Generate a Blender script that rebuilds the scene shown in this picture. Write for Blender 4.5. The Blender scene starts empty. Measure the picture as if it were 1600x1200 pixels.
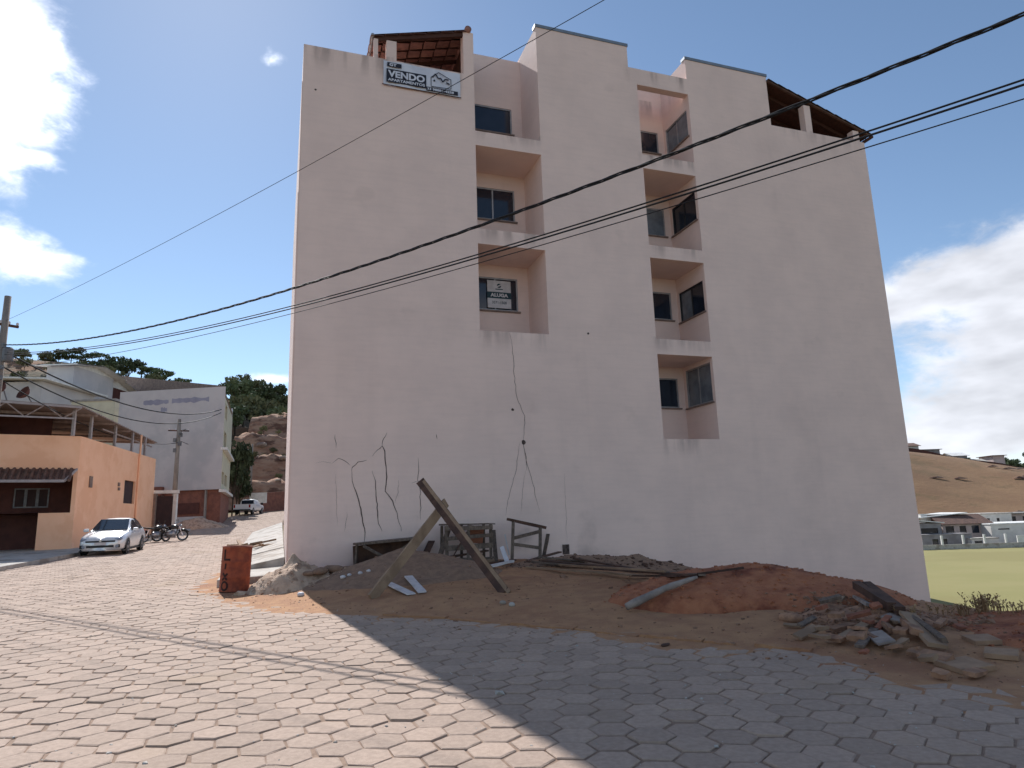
import bpy, bmesh, math, random
import numpy as np
from mathutils import Vector, Matrix, Euler
R_ = math.radians
random.seed(7); np.random.seed(7)
scene = bpy.context.scene
COL = scene.collection

# ------------------------------------------------------------------ camera
FPX, PITCH, ROLL, EYE = 1050.0, R_(11.08), R_(1.86), 1.55      # focal length in photo pixels (1600 wide), tilt, roll, eye height
FWD = np.array([0, math.cos(PITCH), math.sin(PITCH)])
_r0 = np.array([1.0, 0, 0]); _u0 = np.array([0, -math.sin(PITCH), math.cos(PITCH)])
RGT = math.cos(ROLL)*_r0 - math.sin(ROLL)*_u0
UPV = math.sin(ROLL)*_r0 + math.cos(ROLL)*_u0
CAM = np.array([0, 0, EYE])
cam_data = bpy.data.cameras.new('camera')
cam_data.sensor_width = 36.0; cam_data.lens = 36.0*FPX/1600
cam_data.clip_start = 0.1; cam_data.clip_end = 6000
cam = bpy.data.objects.new('camera', cam_data); COL.objects.link(cam)
cam.matrix_world = Matrix(((RGT[0], UPV[0], -FWD[0], CAM[0]), (RGT[1], UPV[1], -FWD[1], CAM[1]),
                           (RGT[2], UPV[2], -FWD[2], CAM[2]), (0, 0, 0, 1)))
scene.camera = cam

def ray(px, py):
    return FWD + RGT*(px-800)/FPX - UPV*(py-600)/FPX
def unit(v):
    v = np.array(v, float); return v/np.linalg.norm(v)
def at_y(px, py, Y):
    d = ray(px, py); return CAM + d*Y/d[1]

# ------------------------------------------------------------------ sky, clouds, sun
SUN_AZ, SUN_EL = R_(-26.5), R_(43.0)            # azimuth from +Y towards +X
SKY_STRENGTH, SUN_STRENGTH, EXPOSURE = 0.066, 2.5, 1.25
world = bpy.data.worlds.new('World'); scene.world = world; world.use_nodes = True
wt = world.node_tree; wt.nodes.clear()
def wn(t, **k):
    n = wt.nodes.new(t)
    for a, b in k.items(): setattr(n, a, b)
    return n
def wmath(op, a, b=None, c=None, clamp=False):
    n = wn('ShaderNodeMath', operation=op, use_clamp=clamp)
    for i, v in enumerate((a, b, c)):
        if v is None: continue
        if isinstance(v, (int, float)): n.inputs[i].default_value = v
        else: wt.links.new(v, n.inputs[i])
    return n.outputs[0]
sky = wn('ShaderNodeTexSky', sky_type='NISHITA', sun_disc=False)
sky.sun_elevation = SUN_EL; sky.sun_rotation = SUN_AZ
sky.altitude = 300; sky.air_density = 0.75; sky.dust_density = 0.1; sky.ozone_density = 0.4
tc = wn('ShaderNodeTexCoord')
nrm = wn('ShaderNodeVectorMath', operation='NORMALIZE'); wt.links.new(tc.outputs['Generated'], nrm.inputs[0])
DIR = nrm.outputs[0]
def wdot(v):
    n = wn('ShaderNodeVectorMath', operation='DOT_PRODUCT'); wt.links.new(DIR, n.inputs[0]); n.inputs[1].default_value = tuple(v)
    return n.outputs['Value']
def wnoise(scale, detail, rough, sc=(1, 1, 1), loc=(0, 0, 0), dist=0.0):
    mp = wn('ShaderNodeMapping'); mp.inputs['Scale'].default_value = sc; mp.inputs['Location'].default_value = loc
    wt.links.new(DIR, mp.inputs[0])
    n = wn('ShaderNodeTexNoise'); n.inputs['Scale'].default_value = scale; n.inputs['Detail'].default_value = detail
    n.inputs['Roughness'].default_value = rough; n.inputs['Distortion'].default_value = dist
    wt.links.new(mp.outputs[0], n.inputs['Vector']); return n.outputs['Fac']
n_big = wnoise(7.0, 7, 0.58, (1, 1, 1.9), (3.1, 1.7, 0.3), 0.25)
n_fine = wnoise(26.0, 4, 0.62, (1, 1, 1.7), (0.4, 5.2, 1.3), 0.3)
nn = wmath('ADD', wmath('MULTIPLY', n_big, 0.72), wmath('MULTIPLY', n_fine, 0.28))
nn = wmath('MULTIPLY', wmath('SUBTRACT', nn, 0.5), 2.6)
def blob(d, a, b, tilt=0.0, gain=1.0):
    """one cloud: direction, half width and half height in degrees"""
    d = unit(d); r = unit(np.cross(d, (0, 0, 1))); u = np.cross(r, d)
    r2 = math.cos(tilt)*r + math.sin(tilt)*u; u2 = -math.sin(tilt)*r + math.cos(tilt)*u
    M = Matrix(((r2[0], d[0], u2[0]), (r2[1], d[1], u2[1]), (r2[2], d[2], u2[2])))
    mp = wn('ShaderNodeMapping', vector_type='TEXTURE'); wt.links.new(DIR, mp.inputs[0])
    mp.inputs['Location'].default_value = tuple(d); mp.inputs['Rotation'].default_value = M.to_euler(); mp.inputs['Scale'].default_value = (math.sin(R_(a)), 0.3, math.sin(R_(b)))
    ln = wn('ShaderNodeVectorMath', operation='LENGTH'); wt.links.new(mp.outputs[0], ln.inputs[0])
    return wmath('SUBTRACT', gain, ln.outputs['Value'])
def azel(az, el):
    az, el = R_(az), R_(el); return (math.sin(az)*math.cos(el), math.cos(az)*math.cos(el), math.sin(el))
CL = [  # clouds in view, then the same kind of clouds round the rest of the sky
    (ray(-60, 60), 5.0, 7.5, 0.2, 1.35), (ray(0, 165), 3.0, 3.2, 0.3, 1.1), (ray(50, 245), 3.6, 1.2, 0.0, 0.75),
    (ray(0, 392), 5.2, 2.3, -0.25, 1.2), (ray(425, 96), 2.8, 1.7, 0.6, 0.42), (ray(55, 478), 4.0, 1.2, 0.0, 0.5),
    (ray(420, 592), 3.2, 0.75, 0.0, 1.0), (ray(1510, 438), 9.0, 2.6, 0.05, 1.35), (ray(1640, 590), 7.5, 5.0, 0.35, 1.6),
    (ray(1500, 650), 8.0, 2.9, 0.2, 1.4), (ray(1720, 430), 8.0, 5.0, 0.0, 1.5),
    (azel(75, 18), 14, 6, 0, 1.4), (azel(115, 25), 12, 7, 0.2, 1.2), (azel(150, 14), 15, 5, 0, 1.4), (azel(190, 30), 11, 7, 0, 1.2),
    (azel(225, 16), 15, 6, 0.1, 1.4), (azel(262, 28), 12, 7, 0, 1.3), (azel(290, 16), 12, 5, 0, 1.2), (azel(100, 58), 10, 7, 0, 1.1),
    (azel(210, 62), 11, 8, 0, 1.1), (azel(305, 46), 8, 6, 0, 1.1)]
mx = None
for (d, a, b, tl, g) in CL:
    v = blob(d, a, b, tl, g); mx = v if mx is None else wmath('MAXIMUM', mx, v)
dens = wmath('ADD', mx, nn)
mr = wn('ShaderNodeMapRange', interpolation_type='SMOOTHERSTEP', clamp=True)
mr.inputs['From Min'].default_value = 0.0; mr.inputs['From Max'].default_value = 0.85
mr.inputs['To Max'].default_value = 0.97
wt.links.new(dens, mr.inputs['Value'])
# cloud brightness: thin edges bright, thick bodies a little greyer, brighter towards the sun
sd = (math.sin(SUN_AZ)*math.cos(SUN_EL), math.cos(SUN_AZ)*math.cos(SUN_EL), math.sin(SUN_EL))
near = wmath('POWER', wmath('MAXIMUM', wdot(sd), 0.0), 6.0)
body = wn('ShaderNodeMapRange', clamp=True); body.inputs['From Min'].default_value = 0.5; body.inputs['From Max'].default_value = 2.6
body.inputs['To Min'].default_value = 1.0; body.inputs['To Max'].default_value = 0.72; wt.links.new(dens, body.inputs['Value'])
soft = wnoise(11.0, 3, 0.55, (1, 1, 2.6), (7.7, 2.2, 4.1))
br = wmath('MULTIPLY', body.outputs[0], wmath('ADD', 0.55, wmath('MULTIPLY', soft, 0.9)))
br = wmath('MULTIPLY', br, wmath('ADD', 5.8, wmath('MULTIPLY', near, 8.0)))
cc = wn('ShaderNodeCombineColor')
wt.links.new(wmath('MULTIPLY', br, 0.955), cc.inputs[0]); wt.links.new(wmath('MULTIPLY', br, 0.98), cc.inputs[1]); wt.links.new(wmath('MULTIPLY', br, 1.06), cc.inputs[2])
tint = wn('ShaderNodeMix', data_type='RGBA', blend_type='MULTIPLY'); tint.inputs['Factor'].default_value = 1.0; tint.inputs['B'].default_value = (1.0, 1.03, 0.99, 1); wt.links.new(sky.outputs[0], tint.inputs['A'])
mixc = wn('ShaderNodeMix', data_type='RGBA')
wt.links.new(mr.outputs[0], mixc.inputs['Factor']); wt.links.new(tint.outputs['Result'], mixc.inputs['A']); wt.links.new(cc.outputs[0], mixc.inputs['B'])
bg = wn('ShaderNodeBackground'); bg.inputs['Strength'].default_value = SKY_STRENGTH
wt.links.new(mixc.outputs['Result'], bg.inputs['Color'])
wo = wn('ShaderNodeOutputWorld'); wt.links.new(bg.outputs[0], wo.inputs['Surface'])

sl = bpy.data.lights.new('sun', 'SUN'); sl.energy = SUN_STRENGTH; sl.angle = R_(0.53); sl.color = (1.0, 0.98, 0.955)
sun = bpy.data.objects.new('sun', sl); COL.objects.link(sun)
sun.rotation_euler = Vector(sd).to_track_quat('Z', 'Y').to_euler(); sun.location = (-30, 60, 80)

scene.view_settings.view_transform = 'Standard'; scene.view_settings.look = 'None'
scene.view_settings.exposure = EXPOSURE; scene.view_settings.gamma = 1.0
scene.view_settings.use_curve_mapping = False

# ------------------------------------------------------------------ materials
def srgb(r, g, b):
    f = lambda c: (c/255/12.92 if c <= 10 else ((c/255+0.055)/1.055)**2.4)
    return (f(r), f(g), f(b))
MATS = {}
def mat(name, c1, c2=None, scale=4.0, rough=0.85, bump=0.0, bscale=30.0, metal=0.0, rnd=0.0, detail=6.0, spec=0.4,
        sc=(1, 1, 1), coord='P', lo=0.35, hi=0.65, c3=None, scale3=0.7, lo3=0.5, hi3=0.62, attr=None, bdetail=5):
    m = bpy.data.materials.new(name); m.use_nodes = True; MATS[name] = m
    nt = m.node_tree; N = nt.nodes; Lk = nt.links.new
    bs = N['Principled BSDF']; bs.inputs['Roughness'].default_value = rough; bs.inputs['Metallic'].default_value = metal
    bs.inputs['Specular IOR Level'].default_value = spec
    if coord == 'P': v = N.new('ShaderNodeNewGeometry').outputs['Position']
    else: v = N.new('ShaderNodeTexCoord').outputs['Object']
    if sc != (1, 1, 1):
        mp = N.new('ShaderNodeMapping'); mp.inputs['Scale'].default_value = sc; Lk(v, mp.inputs[0]); v = mp.outputs[0]
    def noise(s, d):
        n = N.new('ShaderNodeTexNoise'); n.inputs['Scale'].default_value = s; n.inputs['Detail'].default_value = d
        n.inputs['Roughness'].default_value = 0.6; Lk(v, n.inputs['Vector']); return n.outputs['Fac']
    def ramp(fac, a, b):
        r = N.new('ShaderNodeMapRange'); r.interpolation_type = 'SMOOTHSTEP'; r.inputs['From Min'].default_value = a; r.inputs['From Max'].default_value = b
        Lk(fac, r.inputs['Value']); return r.outputs[0]
    def mixcol(f, a, b):
        x = N.new('ShaderNodeMix'); x.data_type = 'RGBA'
        for s, q in (('Factor', f), ('A', a), ('B', b)):
            if isinstance(q, tuple): x.inputs[s].default_value = (*q, 1) if len(q) == 3 else q
            elif isinstance(q, (int, float)): x.inputs[s].default_value = q
            else: Lk(q, x.inputs[s])
        return x.outputs['Result']
    c = c1
    if c2 is not None: c = mixcol(ramp(noise(scale, detail), lo, hi), c1, c2)
    if c3 is not None: c = mixcol(ramp(noise(scale3, 5), lo3, hi3), c, c3)
    if rnd > 0:
        o = N.new('ShaderNodeObjectInfo').outputs['Random']
        if attr:
            a = N.new('ShaderNodeAttribute'); a.attribute_name = attr
            w = N.new('ShaderNodeMath'); w.operation = 'ADD'; Lk(o, w.inputs[0]); Lk(a.outputs['Fac'], w.inputs[1])
            f = N.new('ShaderNodeMath'); f.operation = 'FRACT'; Lk(w.outputs[0], f.inputs[0]); o = f.outputs[0]
        r = N.new('ShaderNodeMapRange'); r.inputs['To Min'].default_value = 1-rnd; r.inputs['To Max'].default_value = 1+rnd; Lk(o, r.inputs['Value'])
        h = N.new('ShaderNodeHueSaturation'); Lk(r.outputs[0], h.inputs['Value'])
        if isinstance(c, tuple): h.inputs['Color'].default_value = (*c, 1)
        else: Lk(c, h.inputs['Color'])
        c = h.outputs[0]
    if isinstance(c, tuple): bs.inputs['Base Color'].default_value = (*c, 1)
    else: Lk(c, bs.inputs['Base Color'])
    if bump > 0:
        b = N.new('ShaderNodeBump'); b.inputs['Strength'].default_value = 1.0; b.inputs['Distance'].default_value = bump
        Lk(noise(bscale, bdetail), b.inputs['Height']); Lk(b.outputs[0], bs.inputs['Normal'])
    return m

# ------------------------------------------------------------------ mesh builder and scene tree
class MB:
    def __init__(s): s.v = []; s.f = []
    def add(s, vs, fs):
        o = len(s.v); s.v.extend([tuple(map(float, p)) for p in vs]); s.f.extend([tuple(i+o for i in f) for f in fs]); return s
    def box(s, c, d, rot=None):
        x, y, z = d[0]/2, d[1]/2, d[2]/2
        P = [Vector((a*x, b*y, e*z)) for e in (-1, 1) for b in (-1, 1) for a in (-1, 1)]
        if rot is not None:
            M = rot if isinstance(rot, Matrix) else Euler(rot).to_matrix()
            P = [M @ p for p in P]
        P = [(p[0]+c[0], p[1]+c[1], p[2]+c[2]) for p in P]
        return s.add(P, [(0, 2, 3, 1), (4, 5, 7, 6), (0, 1, 5, 4), (2, 6, 7, 3), (0, 4, 6, 2), (1, 3, 7, 5)])
    def span(s, x0, x1, y0, y1, z0, z1):
        return s.box(((x0+x1)/2, (y0+y1)/2, (z0+z1)/2), (abs(x1-x0), abs(y1-y0), abs(z1-z0)))
    def beam(s, p0, p1, w, h, up=(0, 0, 1), jit=0.0, seg=1):
        p0, p1 = Vector(p0), Vector(p1); a = (p1-p0).normalized(); u = Vector(up); r = a.cross(u)
        if r.length < 1e-3: r = a.cross(Vector((1, 0, 0)))
        r.normalize(); u = r.cross(a).normalized()
        vs = []; fs = []
        for i in range(seg+1):
            c = p0.lerp(p1, i/seg)
            j = [random.uniform(-jit, jit) for _ in range(8)]
            vs += [c - r*(w/2+j[0]) - u*(h/2+j[1]), c + r*(w/2+j[2]) - u*(h/2+j[3]), c + r*(w/2+j[4]) + u*(h/2+j[5]), c - r*(w/2+j[6]) + u*(h/2+j[7])]
        for i in range(seg):
            b = 4*i
            for k in range(4): fs.append((b+k, b+(k+1) % 4, b+4+(k+1) % 4, b+4+k))
        fs += [(3, 2, 1, 0), (4*seg, 4*seg+1, 4*seg+2, 4*seg+3)]
        return s.add(vs, fs)
    def tube(s, pts, r, n=8, caps=True):
        pts = [Vector(p) for p in pts]; rs = r if isinstance(r, (list, tuple)) else [r]*len(pts)
        vs = []; fs = []; ref = None
        for i, p in enumerate(pts):
            a = (pts[min(i+1, len(pts)-1)] - pts[max(i-1, 0)]).normalized()
            if ref is None: ref = a.orthogonal().normalized()
            ref = (ref - a*ref.dot(a)).normalized(); b = a.cross(ref)
            vs += [p + (ref*math.cos(2*math.pi*k/n) + b*math.sin(2*math.pi*k/n))*rs[i] for k in range(n)]
        for i in range(len(pts)-1):
            for k in range(n): fs.append((i*n+k, i*n+(k+1) % n, (i+1)*n+(k+1) % n, (i+1)*n+k))
        if caps: fs += [tuple(range(n-1, -1, -1)), tuple((len(pts)-1)*n+k for k in range(n))]
        return s.add(vs, fs)
    def lathe(s, prof, n=24, M=None, c=(0, 0, 0)):
        vs = []; fs = []
        for (r, z) in prof:
            for k in range(n):
                p = Vector((r*math.cos(2*math.pi*k/n), r*math.sin(2*math.pi*k/n), z))
                if M is not None: p = M @ p
                vs.append((p[0]+c[0], p[1]+c[1], p[2]+c[2]))
        for i in range(len(prof)-1):
            for k in range(n): fs.append((i*n+k, i*n+(k+1) % n, (i+1)*n+(k+1) % n, (i+1)*n+k))
        return s.add(vs, fs)
    def prism(s, poly, y0, y1, plane='xz'):
        n = len(poly)
        f = {'xz': lambda a, b, y: (a, y, b), 'xy': lambda a, b, y: (a, b, y), 'yz': lambda a, b, y: (y, a, b)}[plane]
        vs = [f(a, b, y0) for a, b in poly] + [f(a, b, y1) for a, b in poly]
        return s.add(vs, [tuple(range(n)), tuple(range(2*n-1, n-1, -1))] + [(i, (i+1) % n, n+(i+1) % n, n+i) for i in range(n)])
    def quad(s, a, b, c, d): return s.add([a, b, c, d], [(0, 1, 2, 3)])
    def panel(s, O, U, V, u0, u1, v0, v1, holes=(), N=(0, 1, 0)):
        """flat wall with real openings; a hole is (u0, u1, v0, v1, reveal depth)"""
        O, U, V, N = (np.array(q, float) for q in (O, U, V, N))
        us = sorted({u0, u1, *[min(max(h[i], u0), u1) for h in holes for i in (0, 1)]})
        vs = sorted({v0, v1, *[min(max(h[i], v0), v1) for h in holes for i in (2, 3)]})
        P = lambda u, v, d=0: O + U*u + V*v + N*d
        for i in range(len(us)-1):
            for j in range(len(vs)-1):
                uc, vc = (us[i]+us[i+1])/2, (vs[j]+vs[j+1])/2
                if any(h[0] < uc < h[1] and h[2] < vc < h[3] for h in holes): continue
                s.quad(P(us[i], vs[j]), P(us[i+1], vs[j]), P(us[i+1], vs[j+1]), P(us[i], vs[j+1]))
        for h in holes:
            if len(h) > 4 and h[4]:
                a, b, c, d, D = h[:5]
                for q in (((a, c), (b, c)), ((b, c), (b, d)), ((b, d), (a, d)), ((a, d), (a, c))):
                    s.quad(P(*q[0]), P(*q[1]), P(*q[1], D), P(*q[0], D))
        return s
    def mesh(s, name, off=(0, 0, 0)):
        me = bpy.data.meshes.new(name)
        me.from_pydata([(p[0]-off[0], p[1]-off[1], p[2]-off[2]) for p in s.v], [], s.f)
        bm = bmesh.new(); bm.from_mesh(me); bmesh.ops.recalc_face_normals(bm, faces=bm.faces); bm.to_mesh(me); bm.free()
        me.update(); return me
    def build(s, name, m, parent=None, world=False, smooth=False, origin=None):
        """one mesh object; world=True: vertices are world coordinates"""
        off = (0, 0, 0)
        if world and parent is not None:
            off = tuple(wloc(parent))
        if parent is None and origin is None and s.v:
            a = np.array(s.v); origin = ((a[:, 0].min()+a[:, 0].max())/2, (a[:, 1].min()+a[:, 1].max())/2, a[:, 2].min())
        if parent is None and origin is not None: off = tuple(origin)
        me = s.mesh(name, off)
        if isinstance(m, str): m = MATS[m]
        me.materials.append(m)
        if smooth: me.shade_smooth()
        o = bpy.data.objects.new(name, me); COL.objects.link(o)
        if parent is not None: o.parent = parent
        elif origin is not None: o.location = off
        return o
def wloc(o):
    v = Vector((0, 0, 0))
    while o is not None: v = v + o.location; o = o.parent
    return v
def tag(o, label=None, cat=None, group=None, kind=None):
    if label: o['label'] = label
    if cat: o['category'] = cat
    if group: o['group'] = group
    if kind: o['kind'] = kind
    return o
def thing(name, loc, label, cat, group=None, rz=0.0):
    o = bpy.data.objects.new(name, None); COL.objects.link(o); o.empty_display_size = 0.2
    o.location = tuple(map(float, loc)); o.rotation_euler = (0, 0, rz)
    return tag(o, label, cat, group)
def copy_tree(o, parent=None):
    c = o.copy(); COL.objects.link(c); c.parent = parent
    for ch in list(o.children): copy_tree(ch, c)
    return c
def bevel(o, w, seg=2):
    b = o.modifiers.new('bevel', 'BEVEL'); b.width = w; b.segments = seg; b.limit_method = 'ANGLE'; b.angle_limit = R_(35)
    return o
def smooth01(x, a, b):
    t = np.clip((np.asarray(x, float)-a)/(b-a), 0, 1); return t*t*(3-2*t)
# cheap value noise
_P = np.random.RandomState(3).rand(64, 64)
def vnoise(x, y):
    x = np.asarray(x, float); y = np.asarray(y, float)
    xi = np.floor(x).astype(int); yi = np.floor(y).astype(int); fx = x-xi; fy = y-yi
    fx = fx*fx*(3-2*fx); fy = fy*fy*(3-2*fy)
    g = lambda a, b: _P[a % 64, b % 64]
    return (g(xi, yi)*(1-fx)+g(xi+1, yi)*fx)*(1-fy)+(g(xi, yi+1)*(1-fx)+g(xi+1, yi+1)*fx)*fy - 0.5
def fbm(x, y, o=4):
    s = 0; a = 1.0
    for i in range(o): s = s + a*vnoise(x*2**i+i*7.3, y*2**i+i*3.1); a *= 0.5
    return s
def text_mesh(txt, size, bold=0.0, sx=1.0):
    c = bpy.data.curves.new('lettering', 'FONT'); c.body = txt; c.size = size; c.align_x = 'LEFT'; c.offset = bold; c.resolution_u = 3
    o = bpy.data.objects.new('lettering', c); COL.objects.link(o)
    dg = bpy.context.evaluated_depsgraph_get(); me = bpy.data.meshes.new_from_object(o.evaluated_get(dg))
    bpy.data.objects.remove(o); bpy.data.curves.remove(c)
    vs = np.array([v.co[:] for v in me.vertices]); fs = [tuple(p.vertices) for p in me.polygons]
    bpy.data.meshes.remove(me); return vs, fs
# ------------------------------------------------------------------ materials used
mat('paver', srgb(161, 140, 125), srgb(176, 154, 138), scale=22, lo=.3, hi=.7, rough=0.9, bump=0.006, bscale=90, rnd=0.10, attr='rnd', c3=srgb(160, 138, 115), scale3=0.5, lo3=0.54, hi3=0.85)
mat('paver_bed', srgb(130, 108, 92), srgb(152, 128, 110), scale=14, rough=0.95, bump=0.004, bscale=60)
mat('dirt', srgb(160, 118, 88), srgb(176, 134, 98), scale=3.5, rough=0.96, bump=0.02, bscale=26, c3=srgb(148, 104, 78), scale3=0.45, lo3=0.52, hi3=0.72)
mat('red_earth', srgb(156, 96, 68), srgb(172, 112, 80), scale=5, rough=0.97, bump=0.03, bscale=14, c3=srgb(120, 66, 48), scale3=2.2, lo3=0.5, hi3=0.7)
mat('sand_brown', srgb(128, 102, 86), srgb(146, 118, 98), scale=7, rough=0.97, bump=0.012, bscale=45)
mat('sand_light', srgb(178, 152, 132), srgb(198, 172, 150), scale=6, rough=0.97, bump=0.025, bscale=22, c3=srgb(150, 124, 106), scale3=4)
mat('ground_far', srgb(120, 96, 70), srgb(98, 92, 60), scale=0.15, rough=1.0)
mat('plaster', srgb(238, 212, 201), srgb(231, 206, 196), scale=0.8, rough=0.92, bump=0.007, bscale=7, bdetail=9, coord='O')
def stain_plaster():
    m = MATS['plaster']; nt = m.node_tree; N = nt.nodes; Lk = nt.links.new; bs = N['Principled BSDF']; src = bs.inputs['Base Color'].links[0].from_socket
    ob = N.new('ShaderNodeTexCoord').outputs['Object']; sp = N.new('ShaderNodeSeparateXYZ'); Lk(ob, sp.inputs[0])
    def mth(op, a, b=None):
        n = N.new('ShaderNodeMath'); n.operation = op
        for i, v in enumerate((a, b)):
            if v is None: continue
            if isinstance(v, (int, float)): n.inputs[i].default_value = v
            else: Lk(v, n.inputs[i])
        return n.outputs[0]
    def sm(v, a, b):
        r = N.new('ShaderNodeMapRange'); r.interpolation_type = 'SMOOTHSTEP'; r.inputs['From Min'].default_value = a; r.inputs['From Max'].default_value = b; Lk(v, r.inputs['Value']); return r.outputs[0]
    def ns(scale, sc, det=5):
        mp = N.new('ShaderNodeMapping'); mp.inputs['Scale'].default_value = sc; Lk(ob, mp.inputs[0]); n = N.new('ShaderNodeTexNoise'); n.inputs['Scale'].default_value = scale; n.inputs['Detail'].default_value = det; Lk(mp.outputs[0], n.inputs['Vector']); return n.outputs['Fac']
    S, Zc = sp.outputs[0], sp.outputs[2]; streak = ns(2.6, (1, 1, .16)); tot = None
    for z0, z1, s0, s1, st in ((13.35, 14.3, -.2, 4.5, .75), (14.85, 15.65, 9.7, 12.2, .9), (12.0, 12.6, 4.6, 6.9, .6), (8.8, 9.5, 4.6, 6.9, .7), (5.8, 6.5, 4.5, 7.0, .55), (12.0, 12.6, 10.0, 12.3, .8), (9.0, 9.6, 10.0, 12.3, .6), (6.0, 6.6, 10.0, 12.3, .6), (2.9, 3.6, 10.0, 12.3, .55), (13.6, 14.5, 15.6, 19.4, .4)):
        k = mth('MULTIPLY', mth('MULTIPLY', sm(Zc, z0, z1), sm(Zc, z1+.06, z1)), mth('MULTIPLY', mth('MULTIPLY', sm(S, s0, s0+.3), sm(S, s1, s1-.3)), st))
        tot = k if tot is None else mth('ADD', tot, k)
    f = mth('MULTIPLY', mth('MULTIPLY', tot, .72), sm(streak, .42, .64))
    base = mth('MULTIPLY', mth('MULTIPLY', sm(mth('ADD', ns(1.1, (1, 1, 1)), mth('MULTIPLY', Zc, -.16)), .36, .62), .5), sm(S, 10.5, 6.0))
    blot = mth('MULTIPLY', sm(ns(.55, (1, 1, .7)), .50, .72), .07)
    run = mth('MULTIPLY', sm(ns(1.7, (1, 1, .07)), .56, .74), .04)
    course = mth('MULTIPLY', sm(ns(2.2, (.5, .5, 4.5), 3), .42, .66), .035)
    smear = mth('MULTIPLY', sm(ns(.9, (1, 1, 1.4), 6), .62, .74), .09)
    f = mth('MINIMUM', mth('ADD', mth('ADD', mth('ADD', f, base), mth('ADD', blot, run)), mth('ADD', course, smear)), .9)
    x = N.new('ShaderNodeMix'); x.data_type = 'RGBA'; Lk(f, x.inputs['Factor']); Lk(src, x.inputs['A']); x.inputs['B'].default_value = (*srgb(122, 106, 102), 1); Lk(x.outputs['Result'], bs.inputs['Base Color'])
stain_plaster()
mat('cap_metal', srgb(118, 128, 140), srgb(132, 140, 150), scale=3, rough=0.5, metal=0.4)
mat('soffit_stain', srgb(120, 104, 98), srgb(140, 122, 112), scale=4, rough=0.95)
mat('dark_glass', (0.012, 0.016, 0.028), (0.02, 0.025, 0.04), scale=1.5, rough=0.08, spec=0.6)
mat('pale_glass', srgb(98, 104, 112), srgb(118, 124, 132), scale=2.5, rough=0.25, spec=0.6)
mat('alu_frame', srgb(150, 148, 150), srgb(170, 168, 170), scale=5, rough=0.45, metal=0.3)
mat('black_frame', srgb(32, 32, 36), srgb(44, 44, 48), scale=5, rough=0.5)
mat('clay_tile', srgb(156, 112, 100), srgb(132, 94, 86), scale=6, rough=0.9, rnd=0.18, bump=0.006, bscale=40)
mat('clay_tile_old', srgb(120, 92, 80), srgb(92, 72, 66), scale=3, rough=0.95, rnd=0.15)
mat('rafter', srgb(84, 52, 42), srgb(66, 42, 34), scale=8, rough=0.9, sc=(1, 1, 6))
mat('crack', srgb(60, 50, 48), srgb(104, 90, 84), scale=14, rough=1.0)
mat('grime', srgb(120, 106, 102), srgb(98, 86, 84), scale=5, rough=1.0)
mat('concrete', srgb(170, 164, 156), srgb(188, 182, 174), scale=3, rough=0.93, bump=0.004, bscale=50, c3=srgb(150, 140, 130), scale3=1.1)
mat('concrete_grey', srgb(140, 136, 132), srgb(158, 152, 146), scale=3, rough=0.93, bump=0.004, bscale=50)
mat('wood_pale', srgb(156, 130, 106), srgb(130, 106, 86), scale=2.5, rough=0.9, bump=0.003, bscale=25)
mat('wood_dark', srgb(96, 70, 58), srgb(68, 50, 44), scale=3, rough=0.92, bump=0.004, bscale=25)
mat('wood_grey', srgb(120, 104, 92), srgb(90, 78, 70), scale=4, rough=0.93, sc=(5, 5, 2), rnd=0.22, bump=0.004, bscale=24)
mat('white_trim', srgb(208, 204, 206), srgb(190, 186, 188), scale=5, rough=0.6)
mat('white_paint', srgb(226, 224, 220), srgb(206, 204, 200), scale=2, rough=0.7)
mat('black_print', srgb(30, 30, 44), rough=0.6)
mat('teal_print', srgb(22, 56, 66), rough=0.6)
mat('banner_vinyl', srgb(214, 216, 226), srgb(198, 200, 212), scale=2.5, rough=0.5)
mat('drum_rust', srgb(150, 74, 48), srgb(122, 58, 42), scale=7, rough=0.75, bump=0.003, bscale=30, c3=srgb(146, 78, 52), scale3=3)
mat('drum_letter', srgb(46, 22, 20), rough=0.8)
mat('cable', (0.012, 0.012, 0.014), rough=0.7)
mat('brick', srgb(150, 96, 74), srgb(128, 82, 66), scale=6, rough=0.95, rnd=0.2, bump=0.004, bscale=40)
mat('rubble', srgb(164, 126, 100), srgb(126, 96, 78), scale=7, rough=0.96, rnd=0.22, bump=0.006, bscale=40)
mat('asbestos', srgb(158, 146, 138), srgb(124, 114, 108), scale=4, rough=0.9)

# ------------------------------------------------------------------ the lie of the land
BY = 16.0                                              # distance of the building's left corner
Lc = at_y(449.2, 885, BY)                              # building's left front corner
YAW = R_(70.87)
TV = np.array([math.sin(YAW), math.cos(YAW), 0]); NV = np.array([math.cos(YAW), -math.sin(YAW), 0])
BW = 19.48                                             # facade width
def zroad(Y):
    return np.interp(np.asarray(Y, float), _zy, _zz)
_zy = np.linspace(-60, 400, 1841)
_zz = np.interp(_zy, [-60, 6, 15, 28.6, 39, 57, 68, 85, 110, 400], [0, 0, .15, .47, .75, 1.55, 2.35, 3.4, 4.6, 5])
_k = np.ones(25)/25; _zz = np.convolve(np.pad(_zz, 12, mode='edge'), _k, mode='valid')
LEFT_EDGE = [(-13, -9), (-14.6, 8), (-16.1, 20), (-18.2, 28), (-20, 35), (-22.6, 45), (-25.4, 57), (-28.6, 68), (-29.5, 78), (-26, 90), (-18, 100)]
RIGHT_EDGE = [(15, -9), (9, 0.3), (6, 4.2), (4.35, 6.4), (3.12, 7.85), (1.57, 9.0), (-2.2, 11.5), (-4.6, 13.6), (-6.75, 16.1), (-8.15, 20), (-12.6, 35), (-16.6, 48), (-20.5, 60), (-22.5, 70), (-21, 80), (-15, 90)]
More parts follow.
